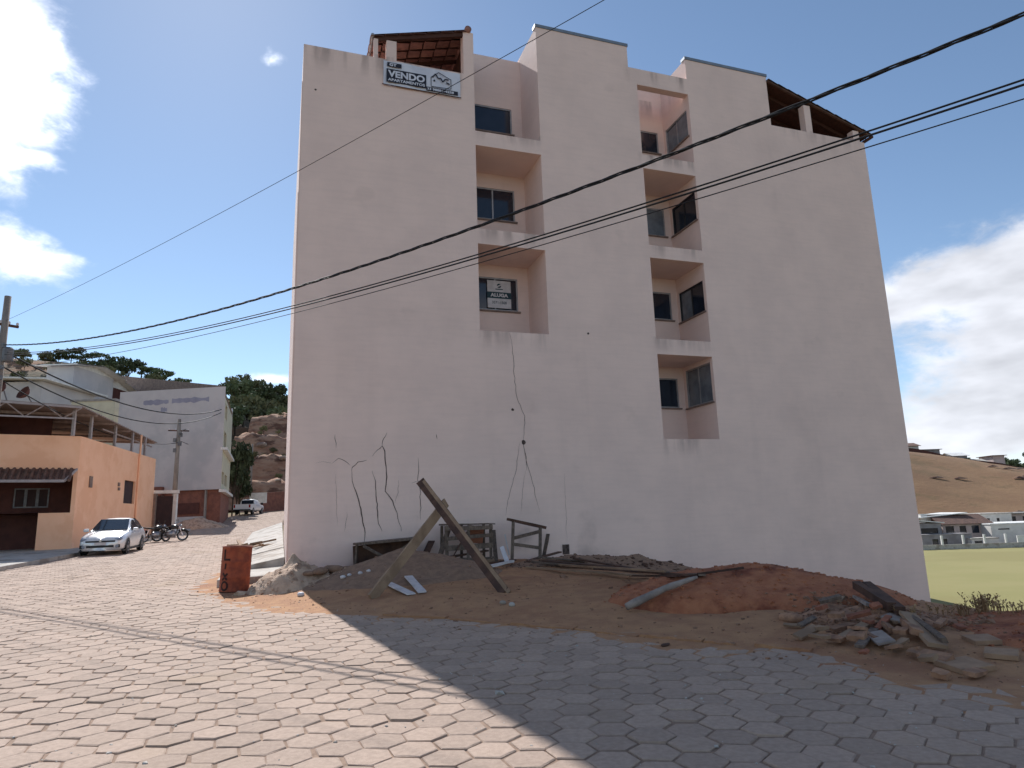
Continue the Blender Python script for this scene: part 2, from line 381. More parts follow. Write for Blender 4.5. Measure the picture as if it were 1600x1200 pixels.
def dist_poly(X, Y, pl):
    """signed distance to an open polyline walked from near to far (positive on its right)"""
    X = np.asarray(X, float); Y = np.asarray(Y, float); best = np.full(X.shape, 1e9); sg = np.ones(X.shape)
    for (a, b), (c, d) in zip(pl[:-1], pl[1:]):
        ex, ey = c-a, d-b; l2 = ex*ex+ey*ey
        t = np.clip(((X-a)*ex+(Y-b)*ey)/l2, 0, 1); dx = X-(a+t*ex); dy = Y-(b+t*ey); q = np.hypot(dx, dy)
        s = np.where(ex*(Y-b)-ey*(X-a) < 0, 1.0, -1.0)
        m = q < best-1e-9; best = np.where(m, q, best); sg = np.where(m, s, sg)
    return best*sg
def facade_sd(X, Y):
    dx = np.asarray(X, float)-Lc[0]; dy = np.asarray(Y, float)-Lc[1]
    return dx*TV[0]+dy*TV[1], dx*NV[0]+dy*NV[1]
def fbase(s):
    return np.interp(s, [0, 1.2, 3, 6.5, 9, 11, 14, 19.5, 24, 32, 60], [.30, .42, .5, .36, 0, -.55, -1.5, -2.6, -3.8, -5.8, -5.8])
def ground(X, Y):
    X = np.asarray(X, float); Y = np.asarray(Y, float)
    s, d = facade_sd(X, Y); a = dist_poly(X, Y, RIGHT_EDGE); zr = zroad(Y)
    aa = np.clip(a, 0, None); b = np.clip(d, 0, None)
    w1 = aa/(aa+b+1e-6); w2 = smooth01(aa, 0.9, 5.2)
    k = smooth01(s, 7.5, 12.5); w = w1*(1-k)+w2*k
    fb = fbase(np.clip(s, 0, None))
    fb = np.where(s < 0, zr, fb + (zr-0.15)*np.clip(1-s/7, 0, 1)*np.where(d < 0, 1, 0))
    z = np.where(a > 0, zr*(1-w)+fb*w, zr)
    return z
def lot_extra(X, Y):
    """dirt washed over the kerb onto the paving and roughness of the lot"""
    a = dist_poly(X, Y, RIGHT_EDGE)
    reach = np.interp(X, [-9, -7, -4, -1, 1.5, 3.5, 6], [.3, .7, .9, .40, .45, .7, .9])
    n = fbm(np.asarray(X)*1.1, np.asarray(Y)*1.1, 4)
    e = np.clip((a + reach)*0.022, -0.05, 0.022) + n*0.016 + fbm(np.asarray(X)*4.5, np.asarray(Y)*4.5, 2)*0.006
    return np.where(a < 0, np.clip(e, -0.05, 0.05), e + 0.03*np.clip(a, 0, 1) + n*0.05*np.clip(a, 0, 1))
HEAPS = []
def heap_h(h, X, Y):
    cx, cy, rx, ry, hh, rot, pw, rough, seed = h
    dx = np.asarray(X, float)-cx; dy = np.asarray(Y, float)-cy
    u = (dx*math.cos(rot)+dy*math.sin(rot))/rx; v = (-dx*math.sin(rot)+dy*math.cos(rot))/ry
    r = np.hypot(u, v)*(1+0.25*fbm(u*1.7+seed, v*1.7+seed*2, 3))
    base = np.clip(1-r, -0.25, 1); sh = np.sign(base)*np.abs(base)**pw
    return hh*sh + rough*fbm(dx*2.2+seed, dy*2.2-seed, 4)*np.clip(base*3+0.4, 0, 1)
def lot_z(X, Y): return ground(X, Y)+lot_extra(X, Y)
def surf(X, Y):
    z = np.maximum(lot_z(X, Y), ground(X, Y))
    g = ground(X, Y)
    for h in HEAPS: z = np.maximum(z, g+heap_h(h, X, Y))
    return z
def hit(px, py, f=None, lift=0.0):
    """point of the ground (or heap) seen at a pixel of the photograph"""
    f = f or surf; d = ray(px, py); ts = np.linspace(3.0, 45, 1700)
    P = CAM[None, :]+d[None, :]*ts[:, None]/d[1]
    z = f(P[:, 0], P[:, 1])+lift; i = np.argmax(P[:, 2] < z)
    return P[i] if P[i, 2] < z[i] else P[-1]

def grid_object(name, xs, ys, zf, m, smooth=True):
    X, Y = np.meshgrid(xs, ys); Z = zf(X, Y); nx, ny = len(xs), len(ys)
    b = MB(); b.v = list(zip(X.ravel().tolist(), Y.ravel().tolist(), Z.ravel().tolist()))
    b.f = [(j*nx+i, j*nx+i+1, (j+1)*nx+i+1, (j+1)*nx+i) for j in range(ny-1) for i in range(nx-1)]
    me = bpy.data.meshes.new(name); me.from_pydata(b.v, [], b.f); me.materials.append(MATS[m]); me.update()
    if smooth: me.shade_smooth()
    o = bpy.data.objects.new(name, me); COL.objects.link(o); return o

# far sheet and local terrain
o = MB().quad((-3500, -1500, -9), (3500, -1500, -9), (3500, 5000, -9), (-3500, 5000, -9)).build('far_ground', 'ground_far'); tag(o, 'flat brown country reaching to the horizon', 'ground', kind='structure')
gx = np.concatenate([np.linspace(-160, -40, 25), np.linspace(-36, 30, 90), np.linspace(33, 160, 33)])
gy = np.concatenate([np.linspace(-40, -2, 14), np.linspace(0, 60, 90), np.linspace(62, 150, 45)])
def gz(X, Y):
    z = ground(X, Y)-0.16
    s, d = facade_sd(X, Y); inside = (s > 0.3) & (s < BW-0.3) & (d < -0.3) & (d > -12)
    return z-np.where(inside, 0.5, 0)
o = grid_object('ground', gx, gy, gz, 'ground_far'); tag(o, 'dusty sloping ground under street, lot and houses', 'ground', kind='structure')
# lot between paving and facade
lx = np.arange(-9.5, 16.01, 0.14); ly = np.arange(2.5, 23.5, 0.14)
o = grid_object('dirt_lot', lx, ly, lambda X, Y: np.where(dist_poly(X, Y, RIGHT_EDGE) < -3.4, ground(X, Y)-0.1, lot_z(X, Y)), 'dirt')
tag(o, 'bare brown earth spilling from the building lot over the paving edge', 'earth', kind='structure')

# ------------------------------------------------------------------ road of hexagonal pavers
road_pts = LEFT_EDGE + RIGHT_EDGE[::-1]
b = MB()
Ys = np.concatenate([np.arange(-9, 60, 0.8), np.arange(60, 91, 1.5)])
def edge_x(pl, Y):
    return np.interp(Y, [p[1] for p in pl], [p[0] for p in pl])
rows = []
for Y in Ys:
    x0, x1 = float(edge_x(LEFT_EDGE, Y)), float(edge_x(RIGHT_EDGE, Y)); z = float(zroad(Y))
    rows.append([(x0+(x1-x0)*k/10, Y, z-0.009) for k in range(11)])
b.v = [p for r in rows for p in r]
b.f = [(j*11+i, j*11+i+1, (j+1)*11+i+1, (j+1)*11+i) for j in range(len(rows)-1) for i in range(10)]
road = b.build('road', 'paver_bed', origin=(0, 0, 0)); tag(road, 'sunlit street paved with hexagonal concrete blocks', 'road', kind='structure')

HA = 0.181                                            # hexagon side
ang = R_(-7.0); ca, sa = math.cos(ang), math.sin(ang)
def hex_geo(seed):
    rg = random.Random(seed); ring = lambda r, z, j: [((r+rg.uniform(-j, j))*math.cos(math.pi*k/3), (r+rg.uniform(-j, j))*math.sin(math.pi*k/3), z) for k in range(6)]
    a = HA-0.009
    vs = ring(a-0.011, 0.0, 0.007) + ring(a-.002, -0.0055, 0.006) + ring(a, -0.03, 0.0)
    fs = [(0, 1, 2, 3, 4, 5)]
    for r in (0, 6):
        for k in range(6): fs.append((r+k, r+6+k, r+6+(k+1) % 6, r+(k+1) % 6))
    return vs, fs
HV = [hex_geo(i) for i in range(8)]
HM = []
for vs, fs in HV:
    q = MB().add(vs, fs).mesh('paver'); q.materials.append(MATS['paver']); HM.append(q)
cells = []
dx, dy = HA*1.5, HA*math.sqrt(3)
for i in range(-180, 110):
    for j in range(-80, 330):
        u = i*dx; v = j*dy+(dy/2 if i % 2 else 0)
        X = u*ca-v*sa; Y = u*sa+v*ca
        if Y < 1.5 or Y > 74: continue
        cells.append((X, Y))
cells = np.array(cells)
dl = dist_poly(cells[:, 0], cells[:, 1], LEFT_EDGE); dr = dist_poly(cells[:, 0], cells[:, 1], RIGHT_EDGE)
D = np.column_stack([cells, zroad(cells[:, 1])]) - CAM
zc = D @ FWD; pxs = 800+FPX*(D @ RGT)/zc; pys = 600-FPX*(D @ UPV)/zc
ok = (dl > 0.1) & (dr < 0.05) & (zc > 0.5) & (pxs > -420) & (pxs < 2000) & (pys < 1700)
cells, zc, pxs, pys, dr = cells[ok], zc[ok], pxs[ok], pys[ok], dr[ok]
inframe = (pxs > -25) & (pxs < 1625) & (pys < 1225)
bare = lot_extra(cells[:, 0], cells[:, 1]) < 0.0
rank = np.where(inframe & bare, zc, zc+1000); order = np.argsort(rank)
ns = MB(); rv = []
for n, idx in enumerate(order):
    X, Y = cells[idx]; z = float(zroad(Y)); rg = random.Random(int(idx))
    slope = float(zroad(Y+0.2)-zroad(Y-0.2))/0.4
    lift = rg.uniform(-0.003, 0.004) + (0.006 if rg.random() < 0.05 else 0)
    rx, ry, rz = math.atan(slope)+rg.gauss(0, 0.010), rg.gauss(0, 0.010), ang+rg.gauss(0, 0.02)
    if n < 300:
        o = bpy.data.objects.new('paver', HM[idx % 8]); COL.objects.link(o); o.parent = road
        o.location = (X+rg.gauss(0, .005), Y+rg.gauss(0, .005), z+lift); o.rotation_euler = (rx, ry, rz + (idx % 6)*math.pi/3)
    else:
        vs, fs = HV[idx % 8]; M = Euler((rx, ry, rz)).to_matrix()
        a = np.array(vs) @ np.array(M).T + np.array([X+rg.gauss(0, .005), Y+rg.gauss(0, .005), z+lift])
        ns.add(a, fs); rv += [rg.random()]*len(fs)
me = bpy.data.meshes.new('paver_field'); me.from_pydata(ns.v, [], ns.f); me.materials.append(MATS['paver'])
at = me.attributes.new('rnd', 'FLOAT', 'FACE'); at.data.foreach_set('value', rv); me.update()
o = bpy.data.objects.new('paver_field', me); COL.objects.link(o); o.parent = road; o['kind'] = 'stuff'
# ------------------------------------------------------------------ the apartment building (local x along facade, y inwards, z up)
B = thing('apartment_building', (Lc[0], Lc[1], 0), 'tall unfinished looking beige apartment block with stepped parapet and cracked plaster', 'building', rz=math.atan2(TV[1], TV[0]))
def fac(px, py, depth=0.0):
    """pixel -> (s, z) on the facade plane or a plane behind it"""
    d = ray(px, py); P0 = np.array([Lc[0], Lc[1], 0])-NV*depth
    k = ((P0-CAM) @ NV)/(d @ NV); q = CAM+d*k; return float((q-P0) @ TV), float(q[2])
X_, Y_, Z_ = (1, 0, 0), (0, 1, 0), (0, 0, 1)
ZB = -4.5
LS0, LS1, RS0, RS1 = 4.76, 6.77, 10.20, 12.10          # the two stacks of recesses
LD, RD = 1.5, 1.6
LROW = [(6.50, 9.00), (9.45, 12.00)]; LTOP = 12.45
RROW = [(3.58, 6.10), (6.57, 9.12), (9.53, 12.08)]; RTOP = (12.55, 15.02)
TOPZ, PAR, PARR = 16.30, 14.22, 14.45
w = MB()
holes = [(LS0, LS1, a, b_) for a, b_ in LROW] + [(RS0, RS1, a, b_) for a, b_ in RROW] + [(RS0, RS1, RTOP[0], RTOP[1])]
holes += [(LS0, LS1, LTOP, 20), (-.01, 4.45, PAR, 20), (4.45, LS0, 15.62, 20), (9.92, RS1, 15.57, 20), (15.37, BW+.01, PARR, 20)]
w.panel((0, 0, 0), X_, Z_, 0, BW, ZB, TOPZ, holes)
# left stack
for a, b_ in LROW:
    w.quad((LS0, 0, a), (LS1, 0, a), (LS1, LD, a), (LS0, LD, a)); w.quad((LS0, 0, b_), (LS1, 0, b_), (LS1, LD, b_), (LS0, LD, b_))
    w.quad((LS0, 0, a), (LS0, LD, a), (LS0, LD, b_), (LS0, 0, b_)); w.quad((LS1, 0, a), (LS1, LD, a), (LS1, LD, b_), (LS1, 0, b_))
lw = [(5.0, 6.43, 7.58, 8.62), (5.0, 6.43, 10.48, 11.53), (5.0, 6.43, 13.46, 14.36)]
for (a, b_), h in zip(LROW, lw[:2]): w.panel((0, LD, 0), X_, Z_, LS0, LS1, a, b_, [(*h, 0.09)])
w.panel((0, LD, 0), X_, Z_, LS0, LS1, LTOP, 16.14, [(*lw[2], 0.09)])
w.quad((LS0, 0, LTOP), (LS1, 0, LTOP), (LS1, LD, LTOP), (LS0, LD, LTOP))
w.span(LS0, LS1, LD+0.1, LD+0.2, 12.6, 16.14)
# right stack
rw = [(10.55, 11.87, 4.77, 5.74), (10.55, 11.87, 7.70, 8.65), (10.55, 11.87, 10.64, 11.63), (10.55, 11.87, 13.70, 14.50)]
sw = [(0.13, 1.48, 4.75, 5.97), (0.13, 1.48, 7.60, 8.60), (0.13, 1.48, 10.64, 11.62), (0.17, 1.48, 13.60, 14.55)]
for k, (a, b_) in enumerate(RROW + [RTOP]):
    top = b_ if k < 3 else 16.30
    w.quad((RS0, 0, a), (RS1, 0, a), (RS1, RD, a), (RS0, RD, a))
    if k < 3: w.quad((RS0, 0, b_), (RS1, 0, b_), (RS1, RD, b_), (RS0, RD, b_))
    w.quad((RS0, 0, a), (RS0, RD, a), (RS0, RD, min(top, b_)), (RS0, 0, min(top, b_)))
    w.panel((0, RD, 0), X_, Z_, RS0 if k < 3 else 9.92, RS1, a, top, [(*rw[k], 0.09)])
    w.panel((RS1, 0, 0), Y_, Z_, 0, RD, a, top if k < 3 else 15.02, [(*sw[k], 0.09)], N=(1, 0, 0))
w.panel((RS1, 0, 0), Y_, Z_, 0, 6, 15.02, TOPZ)
w.span(9.92, RS1, 0.001, 0.25, 15.0, 15.57)             # beam over the top recess
w.quad((9.92, 0.25, 12.6), (9.92, RD, 12.6), (9.92, RD, 15.57), (9.92, 0.25, 15.57)); w.quad((9.92, .25, 12.6), (RS0, .25, 12.6), (RS0, .25, 15.57), (9.92, .25, 15.57))
# higher blocks
for a, b_ in ((LS1, 9.92), (RS1, 15.37)):
    w.quad((a, 0, TOPZ), (b_, 0, TOPZ), (b_, 6, TOPZ), (a, 6, TOPZ)); w.quad((a, 6, 12), (b_, 6, 12), (b_, 6, TOPZ), (a, 6, TOPZ))
w.quad((LS1, 0, LTOP), (LS1, 6, LTOP), (LS1, 6, TOPZ), (LS1, 0, TOPZ))
w.quad((9.92, RD, 13), (9.92, 6, 13), (9.92, 6, TOPZ), (9.92, RD, TOPZ)); w.quad((9.92, 0, 15.57), (9.92, RD, 15.57), (9.92, RD, TOPZ), (9.92, 0, TOPZ))
w.quad((15.37, 0, 13.4), (15.37, 6, 13.4), (15.37, 6, TOPZ), (15.37, 0, TOPZ))
w.span(9.92, RS1, RD+0.1, RD+0.22, 13, 16.29)
# parapets, sides, back, roof deck
DEP = 11.5
w.quad((0, 0, ZB), (0, DEP, ZB), (0, DEP, PAR), (0, 0, PAR)); w.quad((BW, 0, ZB), (BW, DEP, ZB), (BW, DEP, PARR), (BW, 0, PARR))
w.quad((0, DEP, ZB), (BW, DEP, ZB), (BW, DEP, PAR), (0, DEP, PAR))
w.quad((0, 0.14, 13.2), (LS0, 0.14, 13.2), (LS0, DEP, 13.2), (0, DEP, 13.2)); w.quad((LS0, 1.7, 13.25), (BW, 1.7, 13.25), (BW, DEP, 13.25), (LS0, DEP, 13.25)); w.quad((15.37, .14, 13.24), (BW, .14, 13.24), (BW, 1.7, 13.24), (15.37, 1.7, 13.24))
w.quad((0, 0, PAR), (4.45, 0, PAR), (4.45, .14, PAR), (0, .14, PAR)); w.quad((0.14, .14, 13.2), (4.45, .14, 13.2), (4.45, .14, PAR), (0.14, .14, PAR))
w.quad((0, .14, PAR), (.14, .14, PAR), (.14, DEP, PAR), (0, DEP, PAR)); w.quad((.14, .14, 13.2), (.14, DEP, 13.2), (.14, DEP, PAR), (.14, .14, PAR))
w.quad((15.37, 0, PARR), (BW, 0, PARR), (BW, .14, PARR), (15.37, .14, PARR)); w.quad((15.37, .14, 13.2), (BW-.14, .14, 13.2), (BW-.14, .14, PARR), (15.37, .14, PARR))
w.quad((BW-.14, .14, 13.2), (BW-.14, DEP, 13.2), (BW-.14, DEP, PARR), (BW-.14, .14, PARR)); w.quad((BW, .14, PARR), (BW-.14, .14, PARR), (BW-.14, DEP, PARR), (BW, DEP, PARR))
w.quad((4.45, 0, 15.62), (LS0, 0, 15.62), (LS0, .3, 15.62), (4.45, .3, 15.62)); w.quad((4.45, 0, 13.2), (4.45, .3, 13.2), (4.45, .3, 15.62), (4.45, 0, 15.62)); w.quad((LS0, 0, LTOP), (LS0, .3, LTOP), (LS0, .3, 15.62), (LS0, 0, 15.62)); w.quad((4.45, .3, 13.2), (LS0, .3, 13.2), (LS0, .3, 15.62), (4.45, .3, 15.62))
w.quad((LS0, .3, LTOP), (LS0, LD+.2, LTOP), (LS0, LD+.2, 14.2), (LS0, .3, 14.2))
wall = w.build('wall', 'plaster', B)
# faint returns at the left corner: a slightly wider lower band, as plastered
for z0, z1, p in ((ZB, 9.9, 0.035), (9.9, 13.1, 0.018)):
    MB().span(-p, -0.002, 0.02, DEP, z0, z1).build('plaster_band', 'plaster', B)
for a, b_ in ((LS1-.03, 9.95), (RS1-.03, 15.40)):
    MB().span(a, b_, -0.025, 0.2, TOPZ+0.003, TOPZ+0.1).build('flashing', 'cap_metal', B)
# plaster details: dark underside drips
def window(parent, kind, a, b_, c, d, y, axis='x', xs=None, panes=2, frame='alu_frame', glass=('dark_glass', 'dark_glass')):
    """window set in an opening; axis x: in a wall facing the street, axis y: in a wall facing sideways"""
    T = (lambda u, v, q: (u, y+q, v)) if axis == 'x' else (lambda u, v, q: (xs+q, u, v))
    def bar(m, u0, u1, v0, v1, q0, q1):
        p0, p1 = T(u0, v0, q0), T(u1, v1, q1); m.span(min(p0[0], p1[0]), max(p0[0], p1[0]), min(p0[1], p1[1]), max(p0[1], p1[1]), min(v0, v1), max(v0, v1))
    f = MB(); t = 0.045
    bar(f, a, b_, d-t, d, 0.02, 0.075); bar(f, a, b_, c, c+t, 0.02, 0.075); bar(f, a, a+t, c+t, d-t, 0.02, 0.075); bar(f, b_-t, b_, c+t, d-t, 0.02, 0.075)
    win = f.build('window', frame, parent)
    for k in range(panes):
        u0 = a+t+(b_-a-2*t)*k/panes; u1 = a+t+(b_-a-2*t)*(k+1)/panes
        g = MB(); bar(g, u0+0.004, u1-0.004, c+t+0.002, d-t-0.002, 0.045+0.012*(k % 2), 0.052+0.012*(k % 2)); g.build('pane', glass[k % len(glass)], win)
        if k: m = MB(); bar(m, u0-0.022, u0+0.022, c+t, d-t, 0.028, 0.044); m.build('mullion', frame, win)
    s = MB(); bar(s, a-0.06, b_+0.06, c-0.045, c-0.003, -0.06, 0.06); s.build('sill', 'soffit_stain', win)
    return win
for k, h in enumerate(lw): window(B, 'l', *h, LD, panes=2 if k < 2 else 1)
for k, h in enumerate(rw): window(B, 'r', *h, RD, panes=1, glass=[('dark_glass',), ('dark_glass',), ('pale_glass',), ('dark_glass',)][k])
for k, h in enumerate(sw): window(B, 's', *h, 0, axis='y', xs=RS1, panes=2, frame='black_frame' if k in (1, 2) else 'alu_frame', glass=[('pale_glass', 'pale_glass'), ('dark_glass', 'pale_glass'), ('dark_glass', 'dark_glass'), ('pale_glass', 'pale_glass')][k])

# left terrace roof: clay tiles on rafters, falling to the left
def zleft(s): return 14.86+(s-1.88)*(15.66-14.86)/(4.70-1.88)
rf = MB(); rf.beam((1.86, 0.06, zleft(1.86)-.05), (4.46, 0.06, zleft(4.46)-.05), 0.09, 0.13); roofL = rf.build('terrace_roof', 'rafter', B)
for y in np.arange(1.25, 4.2, 1.2): MB().beam((1.9, y, zleft(1.9)-0.09), (4.62, y, zleft(4.62)-0.09), 0.06, 0.10).build('rafter', 'rafter', roofL)
def tile_geo(L=0.44, W=0.22, rise=0.055, n=6, th=0.014):
    m = MB(); vs = []; fs = []
    for i, (x, tp) in enumerate(((0, 1.0), (L, 0.86))):
        for k in range(n+1):
            a = math.pi*k/n; vs.append((x, -math.cos(a)*W/2*tp, math.sin(a)*rise))
        for k in range(n+1):
            a = math.pi*k/n; vs.append((x, -math.cos(a)*(W/2-th)*tp, math.sin(a)*rise-th))
    q = 2*(n+1)
    for k in range(n):
        fs += [(k, k+1, q+k+1, q+k), (n+1+k, q+n+1+k, q+n+2+k, n+2+k), (k, n+1+k, n+2+k, k+1), (q+k, q+k+1, q+n+2+k, q+n+1+k)]
    return m.add(vs, fs).mesh('tile')
TILE = tile_geo(0.37, 0.36, 0.05); TILE.materials.append(MATS['clay_tile'])
TILEO = tile_geo(0.46, 0.40, 0.06); TILEO.materials.append(MATS['clay_tile_old'])
tl = math.atan2(15.66-14.86, 4.70-1.88)
for i in range(7):
    for j in range(11):
        o = bpy.data.objects.new('tile', TILE); COL.objects.link(o); o.parent = roofL
        s0 = 1.78+i*0.405; o.location = (s0, 0.12+j*0.385+random.uniform(-.01, .01), zleft(s0)+0.02+random.uniform(-.004, .004)); o.rotation_euler = (0, -tl+.05, random.uniform(-.015, .015))
MB().span(1.9, 4.5, -0.02, 4.3, 0, 0.02)
sk = MB()
for a, b_ in ((0, 1),):
    sk.quad((1.8, .0, zleft(1.8)+.085), (4.72, .0, zleft(4.72)+.085), (4.72, 4.4, zleft(4.72)+.085), (1.8, 4.4, zleft(1.8)+.085))
sk.build('underlay', 'rafter', roofL)
MB().tube([(4.60, -0.06, 15.70), (4.60, 4.4, 15.70)], 0.10, 12).build('ridge_tile', 'clay_tile', roofL, smooth=True)
MB().tube([(1.83, -0.03, 14.90), (1.83, 4.4, 14.90)], 0.05, 8).build('gutter', 'alu_frame', roofL, smooth=True)
MB().span(2.22, 2.50, 0.02, 0.26, PAR, zleft(2.3)-0.13).build('terrace_post', 'plaster', B)
MB().span(1.86, 1.98, 0.0, 0.12, PAR, zleft(1.9)-0.05).build('terrace_post', 'plaster', B)
MB().prism([(1.9, 13.2), (4.7, 13.2), (4.7, zleft(4.7)-.02), (1.9, zleft(1.9)-.02)], 2.6, 2.7).build('terrace_wall', 'rafter', B)
MB().span(4.56, 4.72, .3, 2.6, 13.2, 15.55).build('terrace_wall', 'rafter', B)
# right terrace roof, falling to the right
def zright(s): return 16.17+(s-15.37)*(14.80-16.17)/(19.78-15.37)
rr = MB(); rr.beam((15.38, -0.02, zright(15.38)-.03), (19.80, -0.02, zright(19.80)-.03), 0.08, 0.06); roofR = rr.build('terrace_roof', 'clay_tile_old', B)
tr = math.atan2(14.80-16.17, 19.78-15.37)
for i in range(11):
    for j in range(5):
        o = bpy.data.objects.new('tile', TILEO); COL.objects.link(o); o.parent = roofR
        s0 = 15.40+i*0.4; o.location = (s0, 0.08+j*0.385, zright(s0)+0.0); o.rotation_euler = (0, -tr, random.uniform(-.015, .015))
u = MB(); u.quad((15.38, .03, zright(15.38)-.02), (19.8, .03, zright(19.8)-.02), (19.8, 6, zright(19.8)-.02), (15.38, 6, zright(15.38)-.02)); u.build('underlay', 'rafter', roofR)
for y in (0.5, 1.3, 2.1, 2.9, 3.7): MB().beam((15.4, y, zright(15.4)-.1), (19.75, y, zright(19.75)-.1), 0.06, 0.12).build('rafter', 'rafter', roofR)
MB().tube([(19.82, -.08, 14.70), (19.82, 6, 14.70)], 0.06, 8).build('gutter', 'rafter', roofR, smooth=True)
MB().span(16.90, 17.18, 0.02, 0.27, PARR, zright(17.1)-0.12).build('terrace_post', 'plaster', B)
MB().span(19.02, 19.30, 0.02, 0.27, PARR, zright(19.2)-0.10).build('terrace_post', 'plaster', B)
MB().prism([(15.38, 14.95), (17.05, 14.95), (17.05, zright(17.05)-.2), (15.38, zright(15.4)-.2)], 2.2, 2.35).build('terrace_wall', 'plaster', B)
MB().span(15.38, BW-.2, 5.6, 5.75, 13.24, 14.7).build('terrace_wall', 'rafter', B)

# plaster cracks: narrow, ragged, dark
def crack(pts, w0=0.022, seed=0):
    rg = random.Random(seed); P = [np.array(fac(*p)) for p in pts]; Q = []
    for a, b_ in zip(P[:-1], P[1:]):
        n = max(2, int(np.linalg.norm(b_-a)/0.09))
        for k in range(n): Q.append(a+(b_-a)*k/n+np.array([rg.gauss(0, .009), rg.gauss(0, .006)]))
    Q.append(P[-1]); m = MB(); vs = []; n = len(Q); sm_ = .5
    for i, q in enumerate(Q):
        t = Q[min(i+1, n-1)]-Q[max(i-1, 0)]; t = t/(np.linalg.norm(t)+1e-9); nr = np.array([-t[1], t[0]])
        sm_ = .6*sm_+.4*rg.random(); ww = .62*w0*(0.35+0.9*sm_)*min(1, 0.25+3*min(i, n-1-i)/n)/2
        vs += [(*(q+nr*ww),), (*(q-nr*ww),)]
    vs = [(a, -0.0035, c) for a, c in vs]
    m.add(vs, [(2*i, 2*i+1, 2*i+3, 2*i+2) for i in range(n-1)])
    return m.build('crack', 'crack', B)
CR = [([(549, 736), (551, 730), (560, 722), (573, 719)], .03), ([(549, 736), (551, 752), (556, 768), (563, 790), (566, 815), (571, 832), (569, 847)], .05),
      ([(580, 735), (587, 752), (588, 775), (590, 800), (592, 818), (597, 830)], .035), ([(582, 713), (590, 703), (597, 697), (601, 705), (603, 722), (604, 745), (603, 768), (613, 783), (621, 802), (627, 830)], .045),
      ([(597, 697), (598, 687), (605, 675)], .03), ([(548, 727), (540, 720), (528, 716), (519, 724)], .028), ([(523, 678), (525, 700)], .022), ([(519, 724), (505, 721), (492, 724)], .012),
      ([(653, 716), (654, 735), (653, 750), (657, 770), (657, 812)], .028), ([(653, 752), (643, 755)], .018), ([(682, 678), (683, 686)], .03), ([(623, 750), (622, 770), (617, 786)], .014),
      ([(797, 521), (801, 545), (803, 585), (806, 615), (810, 628), (820, 650), (819, 672), (818, 690)], .028), ([(818, 690), (820, 710), (825, 730), (834, 762), (843, 800)], .022),
      ([(812, 692), (809, 715), (806, 738), (796, 770), (790, 806)], .02), ([(817, 692), (822, 718), (823, 735)], .022), ([(822, 735), (817, 760), (814, 800)], .012),
      ([(543, 800), (538, 830)], .012), ([(882, 740), (884, 800), (886, 850)], .010), ([(525, 740), (526, 800), (527, 822)], .008)]
for i, (p, ww) in enumerate(CR): crack(p, ww, i)
for px, py, r in ((818, 691, .06), (801, 640, .04), (919, 521, .035), (493, 140, .03)):
    s, z = fac(px, py); m = MB(); m.add([(s+r*math.cos(k*.785)*(.8+.4*random.random()), -.004, z+r*math.sin(k*.785)*(.8+.4*random.random())) for k in range(8)], [tuple(range(8))]); m.build('hole_mark', 'crack', B)
s, z = fac(884, 858); MB().span(s-.09, s+.09, -.03, -.002, z-.13, z+.12).build('drain_hole', 'crack', B)
# ------------------------------------------------------------------ heaps on the lot
def add_heap(name, label, h, m, cat='heap', res=(26, 60)):
    HEAPS.append(h); cx, cy, rx, ry = h[:4]; rot = h[5]; nr, na = res; vs = []; fs = []
    for i in range(nr+1):
        r = 1.18*i/nr
        for k in range(na):
            a = 2*math.pi*k/na; u, v = r*rx*math.cos(a), r*ry*math.sin(a)
            X = cx+u*math.cos(rot)-v*math.sin(rot); Y = cy+u*math.sin(rot)+v*math.cos(rot)
            vs.append((X, Y))
    A = np.array(vs); Z = ground(A[:, 0], A[:, 1])+heap_h(h, A[:, 0], A[:, 1])
    vs = [(x, y, z) for (x, y), z in zip(vs, Z)]
    for i in range(nr):
        for k in range(na): fs.append((i*na+k, i*na+(k+1) % na, (i+1)*na+(k+1) % na, (i+1)*na+k))
    b = MB(); b.v = vs; b.f = fs
    o = b.build(name, m, smooth=True, origin=(cx, cy, float(ground(cx, cy)))); return tag(o, label, cat)
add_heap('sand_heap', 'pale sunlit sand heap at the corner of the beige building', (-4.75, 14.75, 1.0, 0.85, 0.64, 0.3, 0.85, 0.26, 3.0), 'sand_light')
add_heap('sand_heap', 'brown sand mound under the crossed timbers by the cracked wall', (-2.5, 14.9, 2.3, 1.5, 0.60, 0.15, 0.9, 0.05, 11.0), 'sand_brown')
add_heap('earth_mound', 'long flat topped mound of red earth in front of the beige wall', (3.65, 11.0, 2.2, 1.6, 0.56, -0.2, 0.55, 0.05, 5.0), 'red_earth')
add_heap('earth_berm', 'red earth berm with dry weeds on its crest beside the paving', (7.3, 6.7, 3.0, 1.8, 0.38, -0.75, 0.6, 0.07, 8.0), 'red_earth')
add_heap('debris_mound', 'low dark mound of soil and rotten chips along the wall foot', (2.9, 16.9, 3.1, 1.0, 0.34, 0.25, 0.7, 0.12, 14.0), 'sand_brown')
add_heap('rubble_mound', 'low grey brown mound of crushed rubble carrying broken boards', (4.45, 8.85, 1.1, 0.8, 0.24, -0.5, 0.8, 0.10, 21.0), 'rubble')

def board(name, p0, p1, w, t, m, label, cat, group=None, jit=0.004, seg=3, up=(0, 0, 1)):
    b = MB(); b.beam(p0, p1, w, t, up=up, jit=jit, seg=seg); o = b.build(name, m); return tag(o, label, cat, group)
def gp(px, py, lift=0.03):
    p = hit(px, py); return (p[0], p[1], float(surf(p[0], p[1]))+lift)

